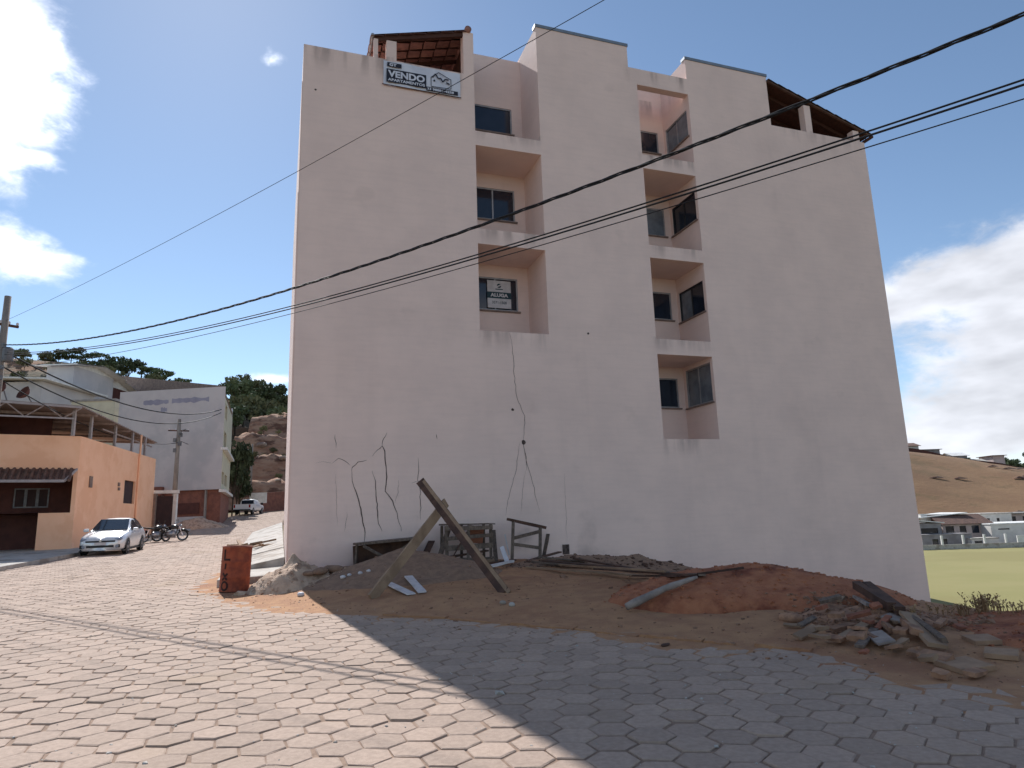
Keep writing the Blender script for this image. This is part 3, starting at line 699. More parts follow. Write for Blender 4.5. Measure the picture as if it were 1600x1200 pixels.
def lump(name, px, py, r, m, label, cat, group=None, seed=0, sq=(1, 1, .7)):
    p = hit(px, py); z = float(surf(p[0], p[1])); bm = bmesh.new(); bmesh.ops.create_icosphere(bm, subdivisions=2, radius=1)
    rg = random.Random(seed)
    for v in bm.verts:
        k = 1+0.28*float(fbm(v.co.x*1.7+seed, v.co.y*1.7+v.co.z*2+seed))+rg.uniform(-.03, .03); v.co = Vector((v.co.x*r*sq[0]*k, v.co.y*r*sq[1]*k, v.co.z*r*sq[2]*k))
    me = bpy.data.meshes.new(name); bm.to_mesh(me); bm.free(); me.materials.append(MATS[m]); me.shade_smooth()
    o = bpy.data.objects.new(name, me); COL.objects.link(o); o.location = (p[0], p[1], z+r*sq[2]*.55); o.rotation_euler = (0, 0, seed)
    return tag(o, label, cat, group)
# crossed timbers
PR = thing('timber_prop', gp(700, 930, 0), 'tall crossed pair of weathered timbers standing over brown sand', 'timber')
bt = at_y(657, 752, 14.65); bb = gp(789, 926, 0.0); d_ = Vector(bt)-Vector(bb)
m = MB(); m.beam(bb, bt, 0.06, 0.19, up=(0.9, -0.35, 0.25), jit=0.006, seg=6); m.build('beam', 'wood_dark', PR, world=True)
m = MB(); m.beam(Vector(bb)+Vector((0.08, -0.06, 0)), Vector(bt)+Vector((.08, -.06, 0)), 0.05, 0.07, up=(0.9, -0.35, 0.25), jit=0.004, seg=6); m.build('batten', 'wood_pale', PR, world=True)
pb = gp(580, 936, 0.0); pt = at_y(697, 785, 14.42)
m = MB(); m.beam(pb, pt, 0.045, 0.20, up=(-0.6, -0.75, 0.3), jit=0.005, seg=6); m.build('plank', 'wood_pale', PR, world=True)
# white strips on the sand
for (a, b_), lb in ((((606, 914), (643, 931)), 'white flat strip with a broken rounded end on brown sand'), (((638, 903), (660, 928)), 'clean white flat strip on brown sand beside a broken one')):
    board('trim_strip', gp(*a), gp(*b_), 0.15, 0.025, 'white_trim', lb, 'strip', seg=2)
board('trim_offcut', gp(764, 890, 0.06), gp(801, 883, 0.09), 0.09, 0.05, 'white_trim', 'short white bar lying at the foot of the small trestle', 'offcut')
p = gp(793, 886, 0.1); board('trim_offcut', p, (p[0]-0.13, p[1]+0.25, p[2]+0.34), 0.10, 0.03, 'white_trim', 'short white bar propped up against the small trestle', 'offcut', up=(0, -1, .3))

# broken bench by the wall
p = gp(600, 893, 0.0); bz = p[2]
q = np.array([Lc[0], Lc[1], 0])
def wl(s, d, z): v = q+TV*s+NV*d; return (v[0], v[1], z)          # wall coordinates -> world
BN = thing('broken_bench', wl(2.1, 0.6, .5), 'collapsed wooden bench with crossed legs against the cracked wall', 'bench')
MB().beam(wl(1.45, .55, 1.02), wl(2.95, .5, 1.10), 0.5, 0.05, jit=.006, seg=4).build('seat', 'wood_grey', BN, world=True)
MB().beam(wl(1.45, .32, .72), wl(2.9, .27, .80), 0.03, 0.5, jit=.006, seg=3).build('back_panel', 'wood_dark', BN, world=True)
for a, b_ in ((wl(1.62, .84, .98), wl(2.45, .9, .5)), (wl(2.75, .8, 1.02), wl(1.85, .8, .48)), (wl(1.52, .45, 1.0), wl(1.48, .5, .42)), (wl(2.85, .45, 1.05), wl(2.9, .5, .42))):
    MB().beam(a, b_, .05, .11, up=(0, -1, 0), jit=.004).build('leg', 'wood_grey', BN, world=True)
# crate frame
CRT = thing('wooden_crate', wl(4.0, .75, .45), 'broken open wooden crate of grey slats behind the crossed timbers', 'crate')
for s in (3.55, 4.05, 4.62):
    MB().beam(wl(s, .95, .42), wl(s+random.uniform(-.03, .05), .92, 1.36), .07, .05, up=(0, -1, 0), jit=.005).build('post', 'wood_grey', CRT, world=True)
    MB().beam(wl(s, .35, .42), wl(s+.02, .33, 1.36), .07, .05, up=(0, -1, 0), jit=.005).build('post', 'wood_grey', CRT, world=True)
for z, t in ((1.32, .10), (1.08, .09), (.86, .12), (.60, .08)):
    MB().beam(wl(3.5, .98, z-.02), wl(4.68, .96, z+random.uniform(-.05, .05)), .03, t, jit=.006, seg=3).build('slat', 'wood_grey', CRT, world=True)
MB().beam(wl(3.5, .65, 1.39), wl(4.75, .62, 1.37), .62, .035, jit=.006, seg=3).build('top_board', 'wood_grey', CRT, world=True)
MB().beam(wl(4.2, .40, 1.15), wl(4.6, .40, 1.1), .03, .42, jit=.004).build('side_panel', 'brick', CRT, world=True)
MB().beam(wl(3.45, 1.15, .50), wl(4.65, 1.1, .52), .10, .05, jit=.006, seg=3).build('foot_board', 'wood_pale', CRT, world=True)
MB().beam(wl(3.62, 1.0, .55), wl(4.02, 1.0, 1.2), .025, .09, up=(0, -1, 0), jit=.004).build('slat', 'wood_dark', CRT, world=True)
# small trestle
TR = thing('trestle', wl(5.55, .7, .45), 'small dark wooden trestle leaning by the wall with sloping top rail', 'trestle')
MB().beam(wl(5.17, .62, 1.47), wl(6.18, .66, 1.22), .08, .07, jit=.005, seg=3).build('top_rail', 'wood_dark', TR, world=True)
for a, b_ in ((wl(5.33, .62, 1.42), wl(5.22, .75, .50)), (wl(6.03, .66, 1.24), wl(5.92, .85, .50))):
    MB().beam(a, b_, .08, .07, up=(0, -1, 0), jit=.004, seg=2).build('leg', 'wood_grey', TR, world=True)
MB().beam(wl(5.28, .70, 1.0), wl(6.0, .72, 1.14), .03, .08, jit=.003).build('brace', 'wood_grey', TR, world=True)
MB().beam(wl(5.26, .74, .86), wl(5.95, .78, .74), .03, .08, jit=.003).build('brace', 'wood_grey', TR, world=True)
MB().beam(wl(5.12, .55, 1.1), wl(5.20, .6, .6), .03, .06, up=(0, -1, 0)).build('brace', 'white_trim', TR, world=True)

# scrap leaning about the bench, crate and trestle
for i, (s0, d0, z0, s1, d1, z1, w_, t_, mm) in enumerate(((3.3, .9, .45, 3.75, .25, 1.25, .12, .03, 'wood_grey'), (4.75, .95, .45, 4.95, .15, 1.2, .10, .03, 'wood_grey'), (2.95, .8, .5, 3.35, .15, 1.0, .16, .03, 'wood_dark'), (4.2, 1.25, .46, 5.2, 1.05, .50, .12, .04, 'wood_dark'),
                                                      (1.1, .7, .42, 1.9, 1.0, .5, .10, .04, 'wood_dark'), (5.6, .9, .46, 6.6, .5, .60, .14, .03, 'wood_dark'), (3.8, 1.2, .50, 4.6, 1.35, .62, .09, .03, 'wood_grey'), (2.2, 1.0, .55, 3.2, 1.15, .60, .12, .04, 'wood_dark'), (6.2, .35, .45, 6.45, .12, 1.05, .09, .03, 'wood_grey'), (3.6, .7, .62, 4.6, .75, .74, .3, .03, 'wood_dark'))):
    board('scrap_board', wl(s0, d0, z0), wl(s1, d1, z1), w_, t_, mm, 'short scrap board among the crate, bench and trestle by the wall', 'board', 'scrap boards by the crate')
# long rotten boards on the low mound
for i, (a, b_, w_, mm) in enumerate((((823, 889), (1012, 905), .10, 'wood_pale'), ((850, 880), (960, 891), .16, 'wood_dark'), ((898, 878), (1004, 897), .12, 'wood_dark'), ((832, 884), (930, 890), .10, 'wood_grey'),
                                     ((930, 892), (1085, 906), .09, 'wood_dark'), ((870, 886), (1040, 900), .06, 'wood_pale'), ((1010, 897), (1098, 904), .10, 'wood_grey'), ((840, 876), (915, 882), .12, 'wood_grey'), ((985, 903), (1060, 908), .06, 'wood_dark'), ((1090, 903), (1162, 893), .035, 'wood_dark'))):
    board('scrap_board', gp(*a, 0.04+.015*(i % 4)), gp(*b_, 0.05+.012*(i % 3)), w_, 0.03, mm, 'long rotten board lying flat on the low mound by the wall foot', 'board', 'rotten boards by the wall')
# rolled cement sheet
a, b_ = gp(979, 957, .07), gp(1090, 911, .08); mid = gp(1040, 930, .09)
pts = [Vector(a).lerp(Vector(mid), k/4) for k in range(5)]+[Vector(mid).lerp(Vector(b_), k/4) for k in range(1, 5)]
o = MB().tube(pts, [.05, .062, .055, .05, .045, .05, .04, .035, .02], 9).build('rolled_sheet', 'asbestos', smooth=True); tag(o, 'pale grey crumpled roll lying along the red earth mound', 'roll')

# rubble on its mound, each piece by its two ends (photo pixels from the enlarged view)
def zp(x, y): return 1220+x*0.2375, 930+y*0.2373
RB = [(20, 218, 160, 222, .05, .03, 'wood_pale'), (110, 305, 240, 270, .10, .04, 'wood_pale'), (235, 270, 305, 292, .08, .05, 'wood_pale'), (205, 318, 320, 352, .07, .04, 'wood_pale'), (300, 312, 415, 332, .09, .05, 'rubble'),
      (400, 318, 562, 240, .08, .05, 'wood_pale'), (330, 188, 418, 195, .10, .07, 'rubble'), (335, 258, 480, 238, .10, .05, 'rubble'), (450, 330, 565, 345, .12, .07, 'rubble'), (520, 390, 622, 262, .08, .04, 'wood_grey'),
      (615, 295, 705, 372, .16, .03, 'asbestos'), (690, 160, 830, 220, .22, .03, 'asbestos'), (748, 228, 872, 205, .05, .04, 'wood_pale'), (690, 238, 742, 292, .07, .06, 'rubble'), (825, 225, 912, 330, .10, .09, 'rubble'),
      (835, 165, 1045, 402, .16, .05, 'wood_pale'), (870, 210, 1090, 385, .05, .08, 'wood_grey'), (498, 45, 592, 108, .08, .05, 'asbestos'), (738, 388, 830, 345, .07, .04, 'wood_pale'), (868, 395, 922, 402, .08, .05, 'rubble'),
      (928, 432, 1125, 470, .12, .06, 'rubble'), (928, 486, 1032, 502, .09, .05, 'wood_pale'), (1010, 552, 1112, 572, .09, .06, 'rubble'), (1245, 565, 1322, 528, .09, .05, 'rubble'), (1030, 238, 1082, 205, .06, .06, 'rubble'),
      (1152, 236, 1212, 230, .06, .05, 'brick'), (530, 432, 582, 440, .05, .04, 'brick'), (440, 182, 602, 186, .07, .05, 'brick'), (555, 214, 612, 238, .06, .05, 'brick'), (248, 128, 300, 128, .07, .06, 'brick'), (385, 62, 412, 45, .05, .04, 'wood_pale'),
      (470, 270, 560, 300, .08, .05, 'rubble'), (640, 255, 720, 205, .06, .04, 'brick'), (600, 130, 665, 122, .07, .05, 'brick'), (760, 290, 850, 300, .10, .06, 'rubble'), (420, 290, 500, 300, .07, .05, 'wood_grey'), (560, 300, 640, 330, .06, .05, 'rubble'),
      (130, 250, 230, 205, .06, .04, 'wood_grey'), (260, 90, 400, 70, .06, .05, 'wood_grey'), (700, 395, 800, 415, .07, .04, 'rubble'), (845, 420, 930, 430, .08, .05, 'rubble')]
LBL = {'wood_pale': ('wood_offcut', 'pale splintered wood offcut lying in the rubble heap', 'offcut', 'pale offcuts in the rubble'), 'wood_grey': ('wood_offcut', 'grey weathered wood offcut lying in the rubble heap', 'offcut', 'grey offcuts in the rubble'),
       'rubble': ('concrete_chunk', 'grey broken concrete chunk lying in the rubble heap', 'chunk', 'concrete chunks in the rubble'), 'brick': ('brick_fragment', 'reddish brick fragment lying in the rubble heap', 'brick', 'brick fragments in the rubble'), 'asbestos': ('sheet_piece', 'thin grey fibre cement sheet piece lying in the rubble heap', 'sheet', 'sheet pieces in the rubble')}
for i, (x0, y0, x1, y1, w_, t_, mm) in enumerate(RB):
    nm, lb, ct, gr = LBL[mm]; l0 = .02+t_/2+random.uniform(0, .05)
    board(nm, gp(*zp(x0, y0), l0), gp(*zp(x1, y1), l0+random.uniform(-.02, .06)), w_*1.1, t_*.75, mm, lb, ct, gr, jit=.006 if mm in ('rubble', 'brick') else .004, seg=3, up=(random.uniform(-.3, .3), random.uniform(-.5, 0), 1))
# dark beams leaning at the back of the rubble
for (x0, y0, x1, y1), lb in (((505, 15, 740, 140), 'long dark beam at the back of the rubble heap, lower of two'), ((575, 18, 800, 165), 'long dark beam at the back of the rubble heap, upper of two')):
    a, b_ = zp(x0, y0), zp(x1, y1); P0 = gp(*a, .16); P1 = gp(*b_, .10)
    board('dark_beam', P0, P1, .10, .10, 'wood_dark', lb, 'beam')
mat('slab_pale', srgb(168, 138, 112), srgb(146, 118, 96), scale=5, rough=.95, bump=.004, bscale=40)
# squarish slabs thrown on the red berm
for (x, y, lb, yw) in ((1325, 315, 'square pale slab lying on the red berm, higher up', .3), (1455, 410, 'rectangular pale slab lying on the red berm beyond the square one', -.15), (1210, 485, 'large cracked pale slab at the edge of the rubble heap', .5)):
    px, py = zp(x, y); p = hit(px, py); zz = float(surf(p[0], p[1])); e = 0.15
    nx = float(surf(p[0]+e, p[1])-surf(p[0]-e, p[1]))/(2*e); ny = float(surf(p[0], p[1]+e)-surf(p[0], p[1]-e))/(2*e)
    Mx = Vector((-nx, -ny, 1)).normalized().to_track_quat('Z', 'Y').to_matrix() @ Matrix.Rotation(yw, 3, 'Z')
    sz = (.27, .24, .05) if x != 1210 else (.36, .33, .05)
    o = MB().box((p[0], p[1], zz+.03), sz, Mx).build('slab', 'slab_pale'); bevel(o, .006); tag(o, lb, 'slab')
# lumps
lump('hardened_bag', *zp(80, 175), .15, 'rubble', 'lumpy grey hardened cement bag at the end of the rubble heap', 'bag', seed=2, sq=(1.4, .7, .45))
for i, (x, y) in enumerate(((786, 944), (800, 947))): lump('stone', x, y, .055, 'concrete', 'small pale stone on the dirt before the crossed timbers', 'stone', 'two stones on the dirt', seed=i)
for i, (x, y, r) in enumerate(((536, 904, .06), (546, 900, .045), (563, 897, .05), (576, 894, .045), (470, 931, .07))): lump('plaster_crumb', x, y, r, 'white_trim', 'small white plaster crumb on sand near the building corner', 'crumb', 'white crumbs', seed=i+9)
lump('dark_rag', 1040, 1009, .06, 'wood_dark', 'small dark rag lying on the dirt spill by the paving', 'rag', seed=4, sq=(1.4, .7, .3))
for i, (x, y, r) in enumerate(((500, 897, .20), (522, 893, .22), (484, 899, .14))): lump('dark_clod', x, y, r, 'sand_brown', 'dark dirty clod heaped against the wall corner', 'clod', 'dark clods at the wall corner', seed=i+30, sq=(1.3, .8, .4))
# low kerb showing through the dirt
kpts = [(600, 961), (700, 967), (800, 975), (900, 984), (1000, 994), (1100, 1003), (1180, 1010), (1270, 1018)]
KB = thing('kerb', gp(900, 984, 0), 'worn half buried kerb between paving and dirt lot', 'kerb'); KB['kind'] = 'structure'
for i, (a, b_) in enumerate(zip(kpts[:-1], kpts[1:])):
    A_, B_ = gp(*a, .0), gp(*b_, .0); l = Vector(B_)-Vector(A_)
    MB().beam(Vector(A_)+l*.015+Vector((0, 0, -.045)), Vector(B_)-l*.015+Vector((0, 0, -.045-.02*(i % 2))), .13, .14, jit=.012, seg=6).build('kerb_stone', 'dirt', KB, world=True)
# loose gravel and crumbs over lot, heaps and paving edge
def gravel(name, label, n, xr, yr, size, m, seed, keep):
    rg = np.random.RandomState(seed); X = rg.uniform(*xr, n); Y = rg.uniform(*yr, n); k = keep(X, Y); X, Y = X[k], Y[k]; Z = surf(X, Y)
    T = np.array([(1, 0, -.5), (-.5, .87, -.5), (-.5, -.87, -.5), (.6, .5, .35), (-.7, .1, .4), (.2, -.7, .45)]); F_ = [(0, 1, 3), (1, 4, 3), (1, 2, 4), (2, 5, 4), (2, 0, 5), (0, 3, 5), (3, 4, 5), (0, 2, 1)]
    b = MB()
    for x, y, z in zip(X, Y, Z):
        r = size*np.exp(rg.normal(0, .55)); a = rg.uniform(0, 6.28); c, s_ = math.cos(a), math.sin(a); P = T*r*rg.uniform(.7, 1.3, (6, 3)); P = np.column_stack([P[:, 0]*c-P[:, 1]*s_, P[:, 0]*s_+P[:, 1]*c, P[:, 2]*.7])+(x, y, z+r*.15); b.add(P, F_)
    me = bpy.data.meshes.new(name); me.from_pydata(b.v, [], b.f); me.materials.append(MATS[m]); o = bpy.data.objects.new(name, me); COL.objects.link(o); return tag(o, label, 'gravel', kind='stuff')
inlot = lambda X, Y: (dist_poly(X, Y, RIGHT_EDGE) > -.9) & (facade_sd(X, Y)[1] > .1)
gravel('gravel', 'loose stones and earth crumbs scattered over the dirt lot', 5200, (-7, 9), (6, 19), .012, 'rubble', 4, inlot)
gravel('earth_clods', 'red clods on and around the earth mound', 2600, (1, 9.5), (6, 13), .02, 'red_earth', 5, lambda X, Y: np.maximum(heap_h(HEAPS[2], X, Y), heap_h(HEAPS[3], X, Y)) > -.06)
gravel('sand_crumbs', 'coarse crumbs on the pale sand heap', 900, (-6.2, -3.4), (13.6, 16), .014, 'sand_light', 6, lambda X, Y: heap_h(HEAPS[0], X, Y) > -.12)
gravel('rubble_fines', 'fine broken rubble between the larger pieces', 1500, (3, 6.0), (7.4, 10), .022, 'rubble', 7, lambda X, Y: heap_h(HEAPS[5], X, Y) > -.03)
gravel('wood_chips', 'dark chips strewn over the low mound by the wall', 1500, (-1, 6.5), (15.4, 18.4), .022, 'wood_dark', 8, lambda X, Y: (heap_h(HEAPS[4], X, Y) > -.05) & (facade_sd(X, Y)[1] > .1))
gravel('grit', 'grit and small pebbles lying in the joints of the paving', 2500, (-9, 5), (4, 16), .006, 'concrete', 9, lambda X, Y: (dist_poly(X, Y, RIGHT_EDGE) < 0) & (dist_poly(X, Y, LEFT_EDGE) > 0))
# weeds on the berm
mat('dry_weed', srgb(172, 140, 104), srgb(140, 112, 80), scale=9, rough=.95)
def weed(px, py, n, hgt, lb, seed, group=None):
    rg = random.Random(seed); p = hit(px, py); z = float(surf(p[0], p[1])); b = MB()
    for i in range(n):
        a = rg.uniform(0, 6.28); r = rg.uniform(0, .16); bx, by = p[0]+r*math.cos(a), p[1]+r*math.sin(a); h_ = hgt*rg.uniform(.4, 1.1); le = rg.uniform(.1, .5)*h_; w_ = .006
        pts = [Vector((bx, by, z-.02)), Vector((bx+le*.35*math.cos(a), by+le*.35*math.sin(a), z+h_*.6)), Vector((bx+le*math.cos(a), by+le*math.sin(a), z+h_))]
        pr = Vector((-math.sin(a), math.cos(a), 0))*w_
        b.add([pts[0]-pr, pts[0]+pr, pts[1]+pr, pts[1]-pr, pts[2]], [(0, 1, 2, 3), (3, 2, 4)])
        for k in range(4):
            c = pts[1].lerp(pts[2], k/4); q_ = Vector((rg.uniform(-1, 1), rg.uniform(-1, 1), rg.uniform(.2, 1))).normalized()*.05; pr2 = Vector((q_.y, -q_.x, 0)).normalized()*.012
            b.add([c, c+q_*.5+pr2, c+q_, c+q_*.5-pr2], [(0, 1, 2, 3)])
    return tag(b.build('dry_weed', 'dry_weed'), lb, 'weed', group)
weed(1535, 957, 60, .24, 'dry bushy weed tuft on the crest of the red berm', 1)
for i, (x, y) in enumerate(((1470, 962), (1500, 960), (1565, 957), (1420, 968), (1590, 957), (1512, 962))): weed(x, y, 14, .14, 'small sparse weed sprout along the crest of the red berm', i+5, 'weed sprouts on the berm')

# pavement slabs along the building's left side
SW = thing('sidewalk', wl(-.8, -.5, .2), 'stepped pale concrete sidewalk slabs beside the building corner', 'sidewalk')
SW['kind'] = 'structure'
def slab(s0, s1, y0, y1, z00, z10, z01, z11):
    P = [wl(s0, -y0, z00), wl(s1, -y0, z10), wl(s1, -y1, z11), wl(s0, -y1, z01)]; Q = [(p[0], p[1], -.1) for p in P]
    return MB().add(P+Q, [(0, 1, 2, 3), (7, 6, 5, 4), (0, 4, 5, 1), (1, 5, 6, 2), (2, 6, 7, 3), (3, 7, 4, 0)])
bevel(slab(-1.5, -.05, .15, 2.2, .34, .40, .38, .46).build('slab', 'concrete', SW, world=True), .015)
bevel(slab(-1.45, -.05, 2.22, 6.0, .42, .68, .50, .80).build('slab', 'concrete', SW, world=True), .015)
bevel(slab(-1.5, -.05, 6.02, 10.0, .52, .82, .60, .95).build('slab', 'concrete', SW, world=True), .015)
bevel(slab(-1.6, -.05, 10.02, 24.0, .62, .95, 1.1, 1.6).build('slab', 'concrete', SW, world=True), .015)
SC = thing('scrap_pile', wl(-1.0, -9.0, .75), 'straw coloured scrap and sticks lying on the sidewalk slab', 'scrap')
for i in range(9):
    a = random.uniform(0, 6.28); c = Vector(wl(-1.1+random.uniform(-.5, .5), -9+random.uniform(-.6, .6), .80+random.uniform(0, .12))); dv = Vector((math.cos(a), math.sin(a), random.uniform(-.1, .25)))*random.uniform(.25, .6)
    MB().beam(c-dv, c+dv, .1, .05, jit=.01).build('stick', 'wood_pale', SC, world=True)

# rubbish drum
p = np.array([-6.08, 14.9]); pz = float(surf(*p))
DR = thing('rubbish_drum', (p[0], p[1], pz), 'rusty red brown steel drum lettered LIXO at the street corner', 'drum', rz=math.atan2(-p[1], -p[0])+math.pi/2)
DR.rotation_euler = (R_(1.0), R_(2.2), math.atan2(-p[1], -p[0])+math.pi/2)
r, H = .30, .93
MB().lathe([(.0, .01), (r-.01, .01), (r, .0), (r+.008, .015), (r, .03), (r, .29), (r+.007, .305), (r, .32), (r, .60), (r+.007, .615), (r, .63), (r, H-.03), (r+.010, H-.012), (r+.004, H), (r-.012, H-.004), (r-.014, .05), (0, .05)], 40).build('drum_body', 'drum_rust', DR, smooth=True)
def stroke(pts, w_=.042):
    b = MB(); rr_ = r+.005
    def cyl(u, v): a = -math.pi/2+u/r; return (rr_*math.cos(a), rr_*math.sin(a), v)
    for (u0, v0), (u1, v1) in zip(pts[:-1], pts[1:]):
        l = math.hypot(u1-u0, v1-v0); n = max(1, int(l/.02)); ox, oy = -(v1-v0)/l*w_/2, (u1-u0)/l*w_/2
        for k in range(n):
            A_, B_ = k/n-.08/n, (k+1)/n+.08/n
            c0 = (u0+(u1-u0)*A_, v0+(v1-v0)*A_); c1 = (u0+(u1-u0)*B_, v0+(v1-v0)*B_)
            b.add([cyl(c0[0]+ox, c0[1]+oy), cyl(c0[0]-ox, c0[1]-oy), cyl(c1[0]-ox, c1[1]-oy), cyl(c1[0]+ox, c1[1]+oy)], [(0, 1, 2, 3)])
    return b.v, b.f
let = MB()
for st in ([(-.27, .87), (-.265, .66)], [(-.28, .66), (-.13, .665)], [(-.225, .58), (-.23, .47)], [(-.28, .385), (-.17, .25)], [(-.165, .38), (-.285, .24)], [(-.22+.075*math.cos(k*.5236), .125+.085*math.sin(k*.5236)) for k in range(13)]):
    let.add(*stroke(st))
let.build('lettering', 'drum_letter', DR)
# ------------------------------------------------------------------ signs on the building
def put_text(parent, txt, size, x, z, y, m, bold=0.0, wmax=None, name='lettering', hmax=None):
    vs, fs = text_mesh(txt, size, bold); w_ = vs[:, 0].max()-vs[:, 0].min(); k = 1.0 if wmax is None else wmax/w_
    h_ = vs[:, 1].max()-vs[:, 1].min(); kh = 1.0 if hmax is None else hmax/h_
    b = MB(); b.add([(x+(v[0]-vs[:, 0].min())*k, y, z+(v[1]-vs[:, 1].min())*kh) for v in vs], fs); return b.build(name, m, parent)
rzB = math.atan2(TV[1], TV[0])
p = wl(2.13, .03, 13.40)
BA = thing('sale_banner', p, 'white vinyl VENDO sale banner hung below the tiled terrace roof', 'banner', rz=rzB)
BWd, BHt = 2.2, .76
b = MB(); n = 14
for i in range(n+1):
    for j in range(5): b.v.append((BWd*i/n, .012*math.sin(i*1.3)+.008*math.sin(j*1.7+i), BHt*j/4))
b.f = [(j+5*i, j+5*(i+1), j+1+5*(i+1), j+1+5*i) for i in range(n) for j in range(4)]
b.build('sheet', 'banner_vinyl', BA, smooth=True)
yo = -.028
MB().span(.08, 1.20, yo, yo+.003, .09, .50).build('dark_panel', 'black_print', BA)
put_text(BA, 'VENDO', .3, .12, .245, yo-.004, 'banner_vinyl', .012, wmax=1.04, hmax=.215)
put_text(BA, 'APARTAMENTOS', .1, .12, .125, yo-.004, 'banner_vinyl', .003, wmax=1.04, hmax=.085)
MB().span(1.20, 2.12, yo, yo+.003, .03, .15).build('dark_panel', 'black_print', BA)
put_text(BA, '33', .1, 1.23, .055, yo-.004, 'banner_vinyl', .003, wmax=.11, hmax=.07); put_text(BA, '98881-4258', .1, 1.38, .05, yo-.004, 'banner_vinyl', .004, wmax=.62, hmax=.075)
MB().span(.10, .50, yo, yo+.003, .575, .70).build('dark_panel', 'black_print', BA); put_text(BA, 'GT', .1, .16, .59, yo-.004, 'banner_vinyl', .004, wmax=.2, hmax=.09)
# house drawing: outline and roofs
dr = MB()
def ln(pts, w_=.018):
    for (a, c), (a2, c2) in zip(pts[:-1], pts[1:]): dr.beam((a, yo, c), (a2, yo, c2), w_, .004, up=(0, 1, 0))
ln([(1.34, .20), (1.34, .47), (1.44, .56), (1.56, .66), (1.86, .52), (1.92, .50), (1.92, .20), (1.34, .18)])
ln([(1.38, .47), (1.47, .60), (1.55, .47), (1.62, .49), (1.68, .38), (1.75, .48), (1.85, .47)], .035); ln([(1.42, .40), (1.45, .36)], .05); ln([(1.78, .38), (1.88, .34)], .04)
dr.build('house_drawing', 'black_print', BA)
MB().tube([(-.04, -.02, .0), (2.22, -.02, -.02)], .012, 6).build('bottom_rod', 'wood_dark', BA)
# rental sign inside the middle left window
SG = thing('rental_sign', wl(5.46, -LD+.01, 7.66), 'white and teal ALUGA rental sign on the lowest left window', 'sign', rz=rzB)
MB().span(0, .74, .0, .012, 0, .86).build('board', 'white_trim', SG)
MB().span(-.01, .75, -.004, -.001, .30, .50).build('dark_band', 'teal_print', SG)
put_text(SG, 'ALUGA', .15, .09, .345, -.007, 'white_trim', .008, wmax=.56, hmax=.115)
put_text(SG, '3371-1500', .1, .14, .13, -.004, 'teal_print', .002, wmax=.46, hmax=.085)
lg = MB(); cx_, cz_ = .37, .70
for a0, a1 in ((.7, 3.3), (3.85, 6.4)):
    P = [(cx_+.068*math.cos(a0+(a1-a0)*k/10), -.004, cz_+.068*math.sin(a0+(a1-a0)*k/10)) for k in range(11)]; lg.add(P, [tuple(range(11))])
lg.build('logo', 'teal_print', SG); MB().span(.25, .49, -.004, -.001, .575, .605).build('name_line', 'teal_print', SG)

# ------------------------------------------------------------------ street poles and cables
mat('pole_concrete', srgb(150, 140, 130), srgb(128, 118, 110), scale=4, rough=.95, sc=(1, 1, .3))
mat('galv', srgb(120, 120, 122), srgb(100, 100, 104), scale=5, rough=.55, metal=.5)
def pole(x, y, top, r0, r1, label, arms=()):
    z = float(ground(x, y)); t = thing('utility_pole', (x, y, z), label, 'pole')
    MB().tube([(0, 0, -.3), (0, 0, top-z)], [r0, r1], 12).build('shaft', 'pole_concrete', t, smooth=True)
    for (h, l, a) in arms:
        ar = MB().beam((-l/2*math.cos(a), -l/2*math.sin(a), h-z), (l/2*math.cos(a), l/2*math.sin(a), h-z), .09, .09).build('crossarm', 'wood_dark', t)
        for k in (-.45, -.15, .15, .45):
            MB().lathe([(.0, 0), (.04, 0), (.04, .05), (.055, .06), (.03, .12), (.0, .13)], 8, c=(l*k*math.cos(a), l*k*math.sin(a), h-z+.045)).build('insulator', 'white_trim', ar)
    return t, z
P1 = np.array([-19.5, 24.9]); P0 = np.array([15.2, -2.7])
t, z = pole(P1[0], P1[1], 10.55, .19, .115, 'tall tapered concrete utility pole rising above the orange house', ((9.4, .9, .9),))
MB().lathe([(0, 0), (.16, 0), (.18, .05), (.18, .5), (.13, .56), (0, .58)], 12, c=(.33, -.1, 7.9-z)).build('transformer', 'galv', t)
for h in (8.55, 7.7, 7.3): MB().box((.12, -.08, h-z), (.12, .12, .16)).build('bracket', 'galv', t)
PY2 = 52.5; PX2 = float(at_y(275, 740, PY2)[0])
pole(P0[0], P0[1], 9.5, .19, .115, 'concrete utility pole at the street edge opposite the red berm')
t, z = pole(PX2, PY2, at_y(277, 655, PY2)[2], .22, .13, 'concrete utility pole in front of the blue grey house', ((8.95, 1.5, .5),))
for h, dx_ in ((8.6, .22), (8.2, -.2), (7.9, .18), (7.4, -.15)): MB().box((dx_, -.1, h-z), (.22, .2, .3)).build('bracket', 'galv', t)
MB().tube([(0, -.1, 8.4-z), (.5, -.4, 8.9-z), (.9, -.7, 8.95-z)], .03, 6).build('lamp_arm', 'galv', t)
pole(-32.4, 83.0, 11.3, .16, .10, 'slim far pole standing before the dark foliage')
U = (P0-P1)/np.linalg.norm(P0-P1)
def span_xy(X): k = (X-P1[0])/(P0[0]-P1[0]); return P1+(P0-P1)*k
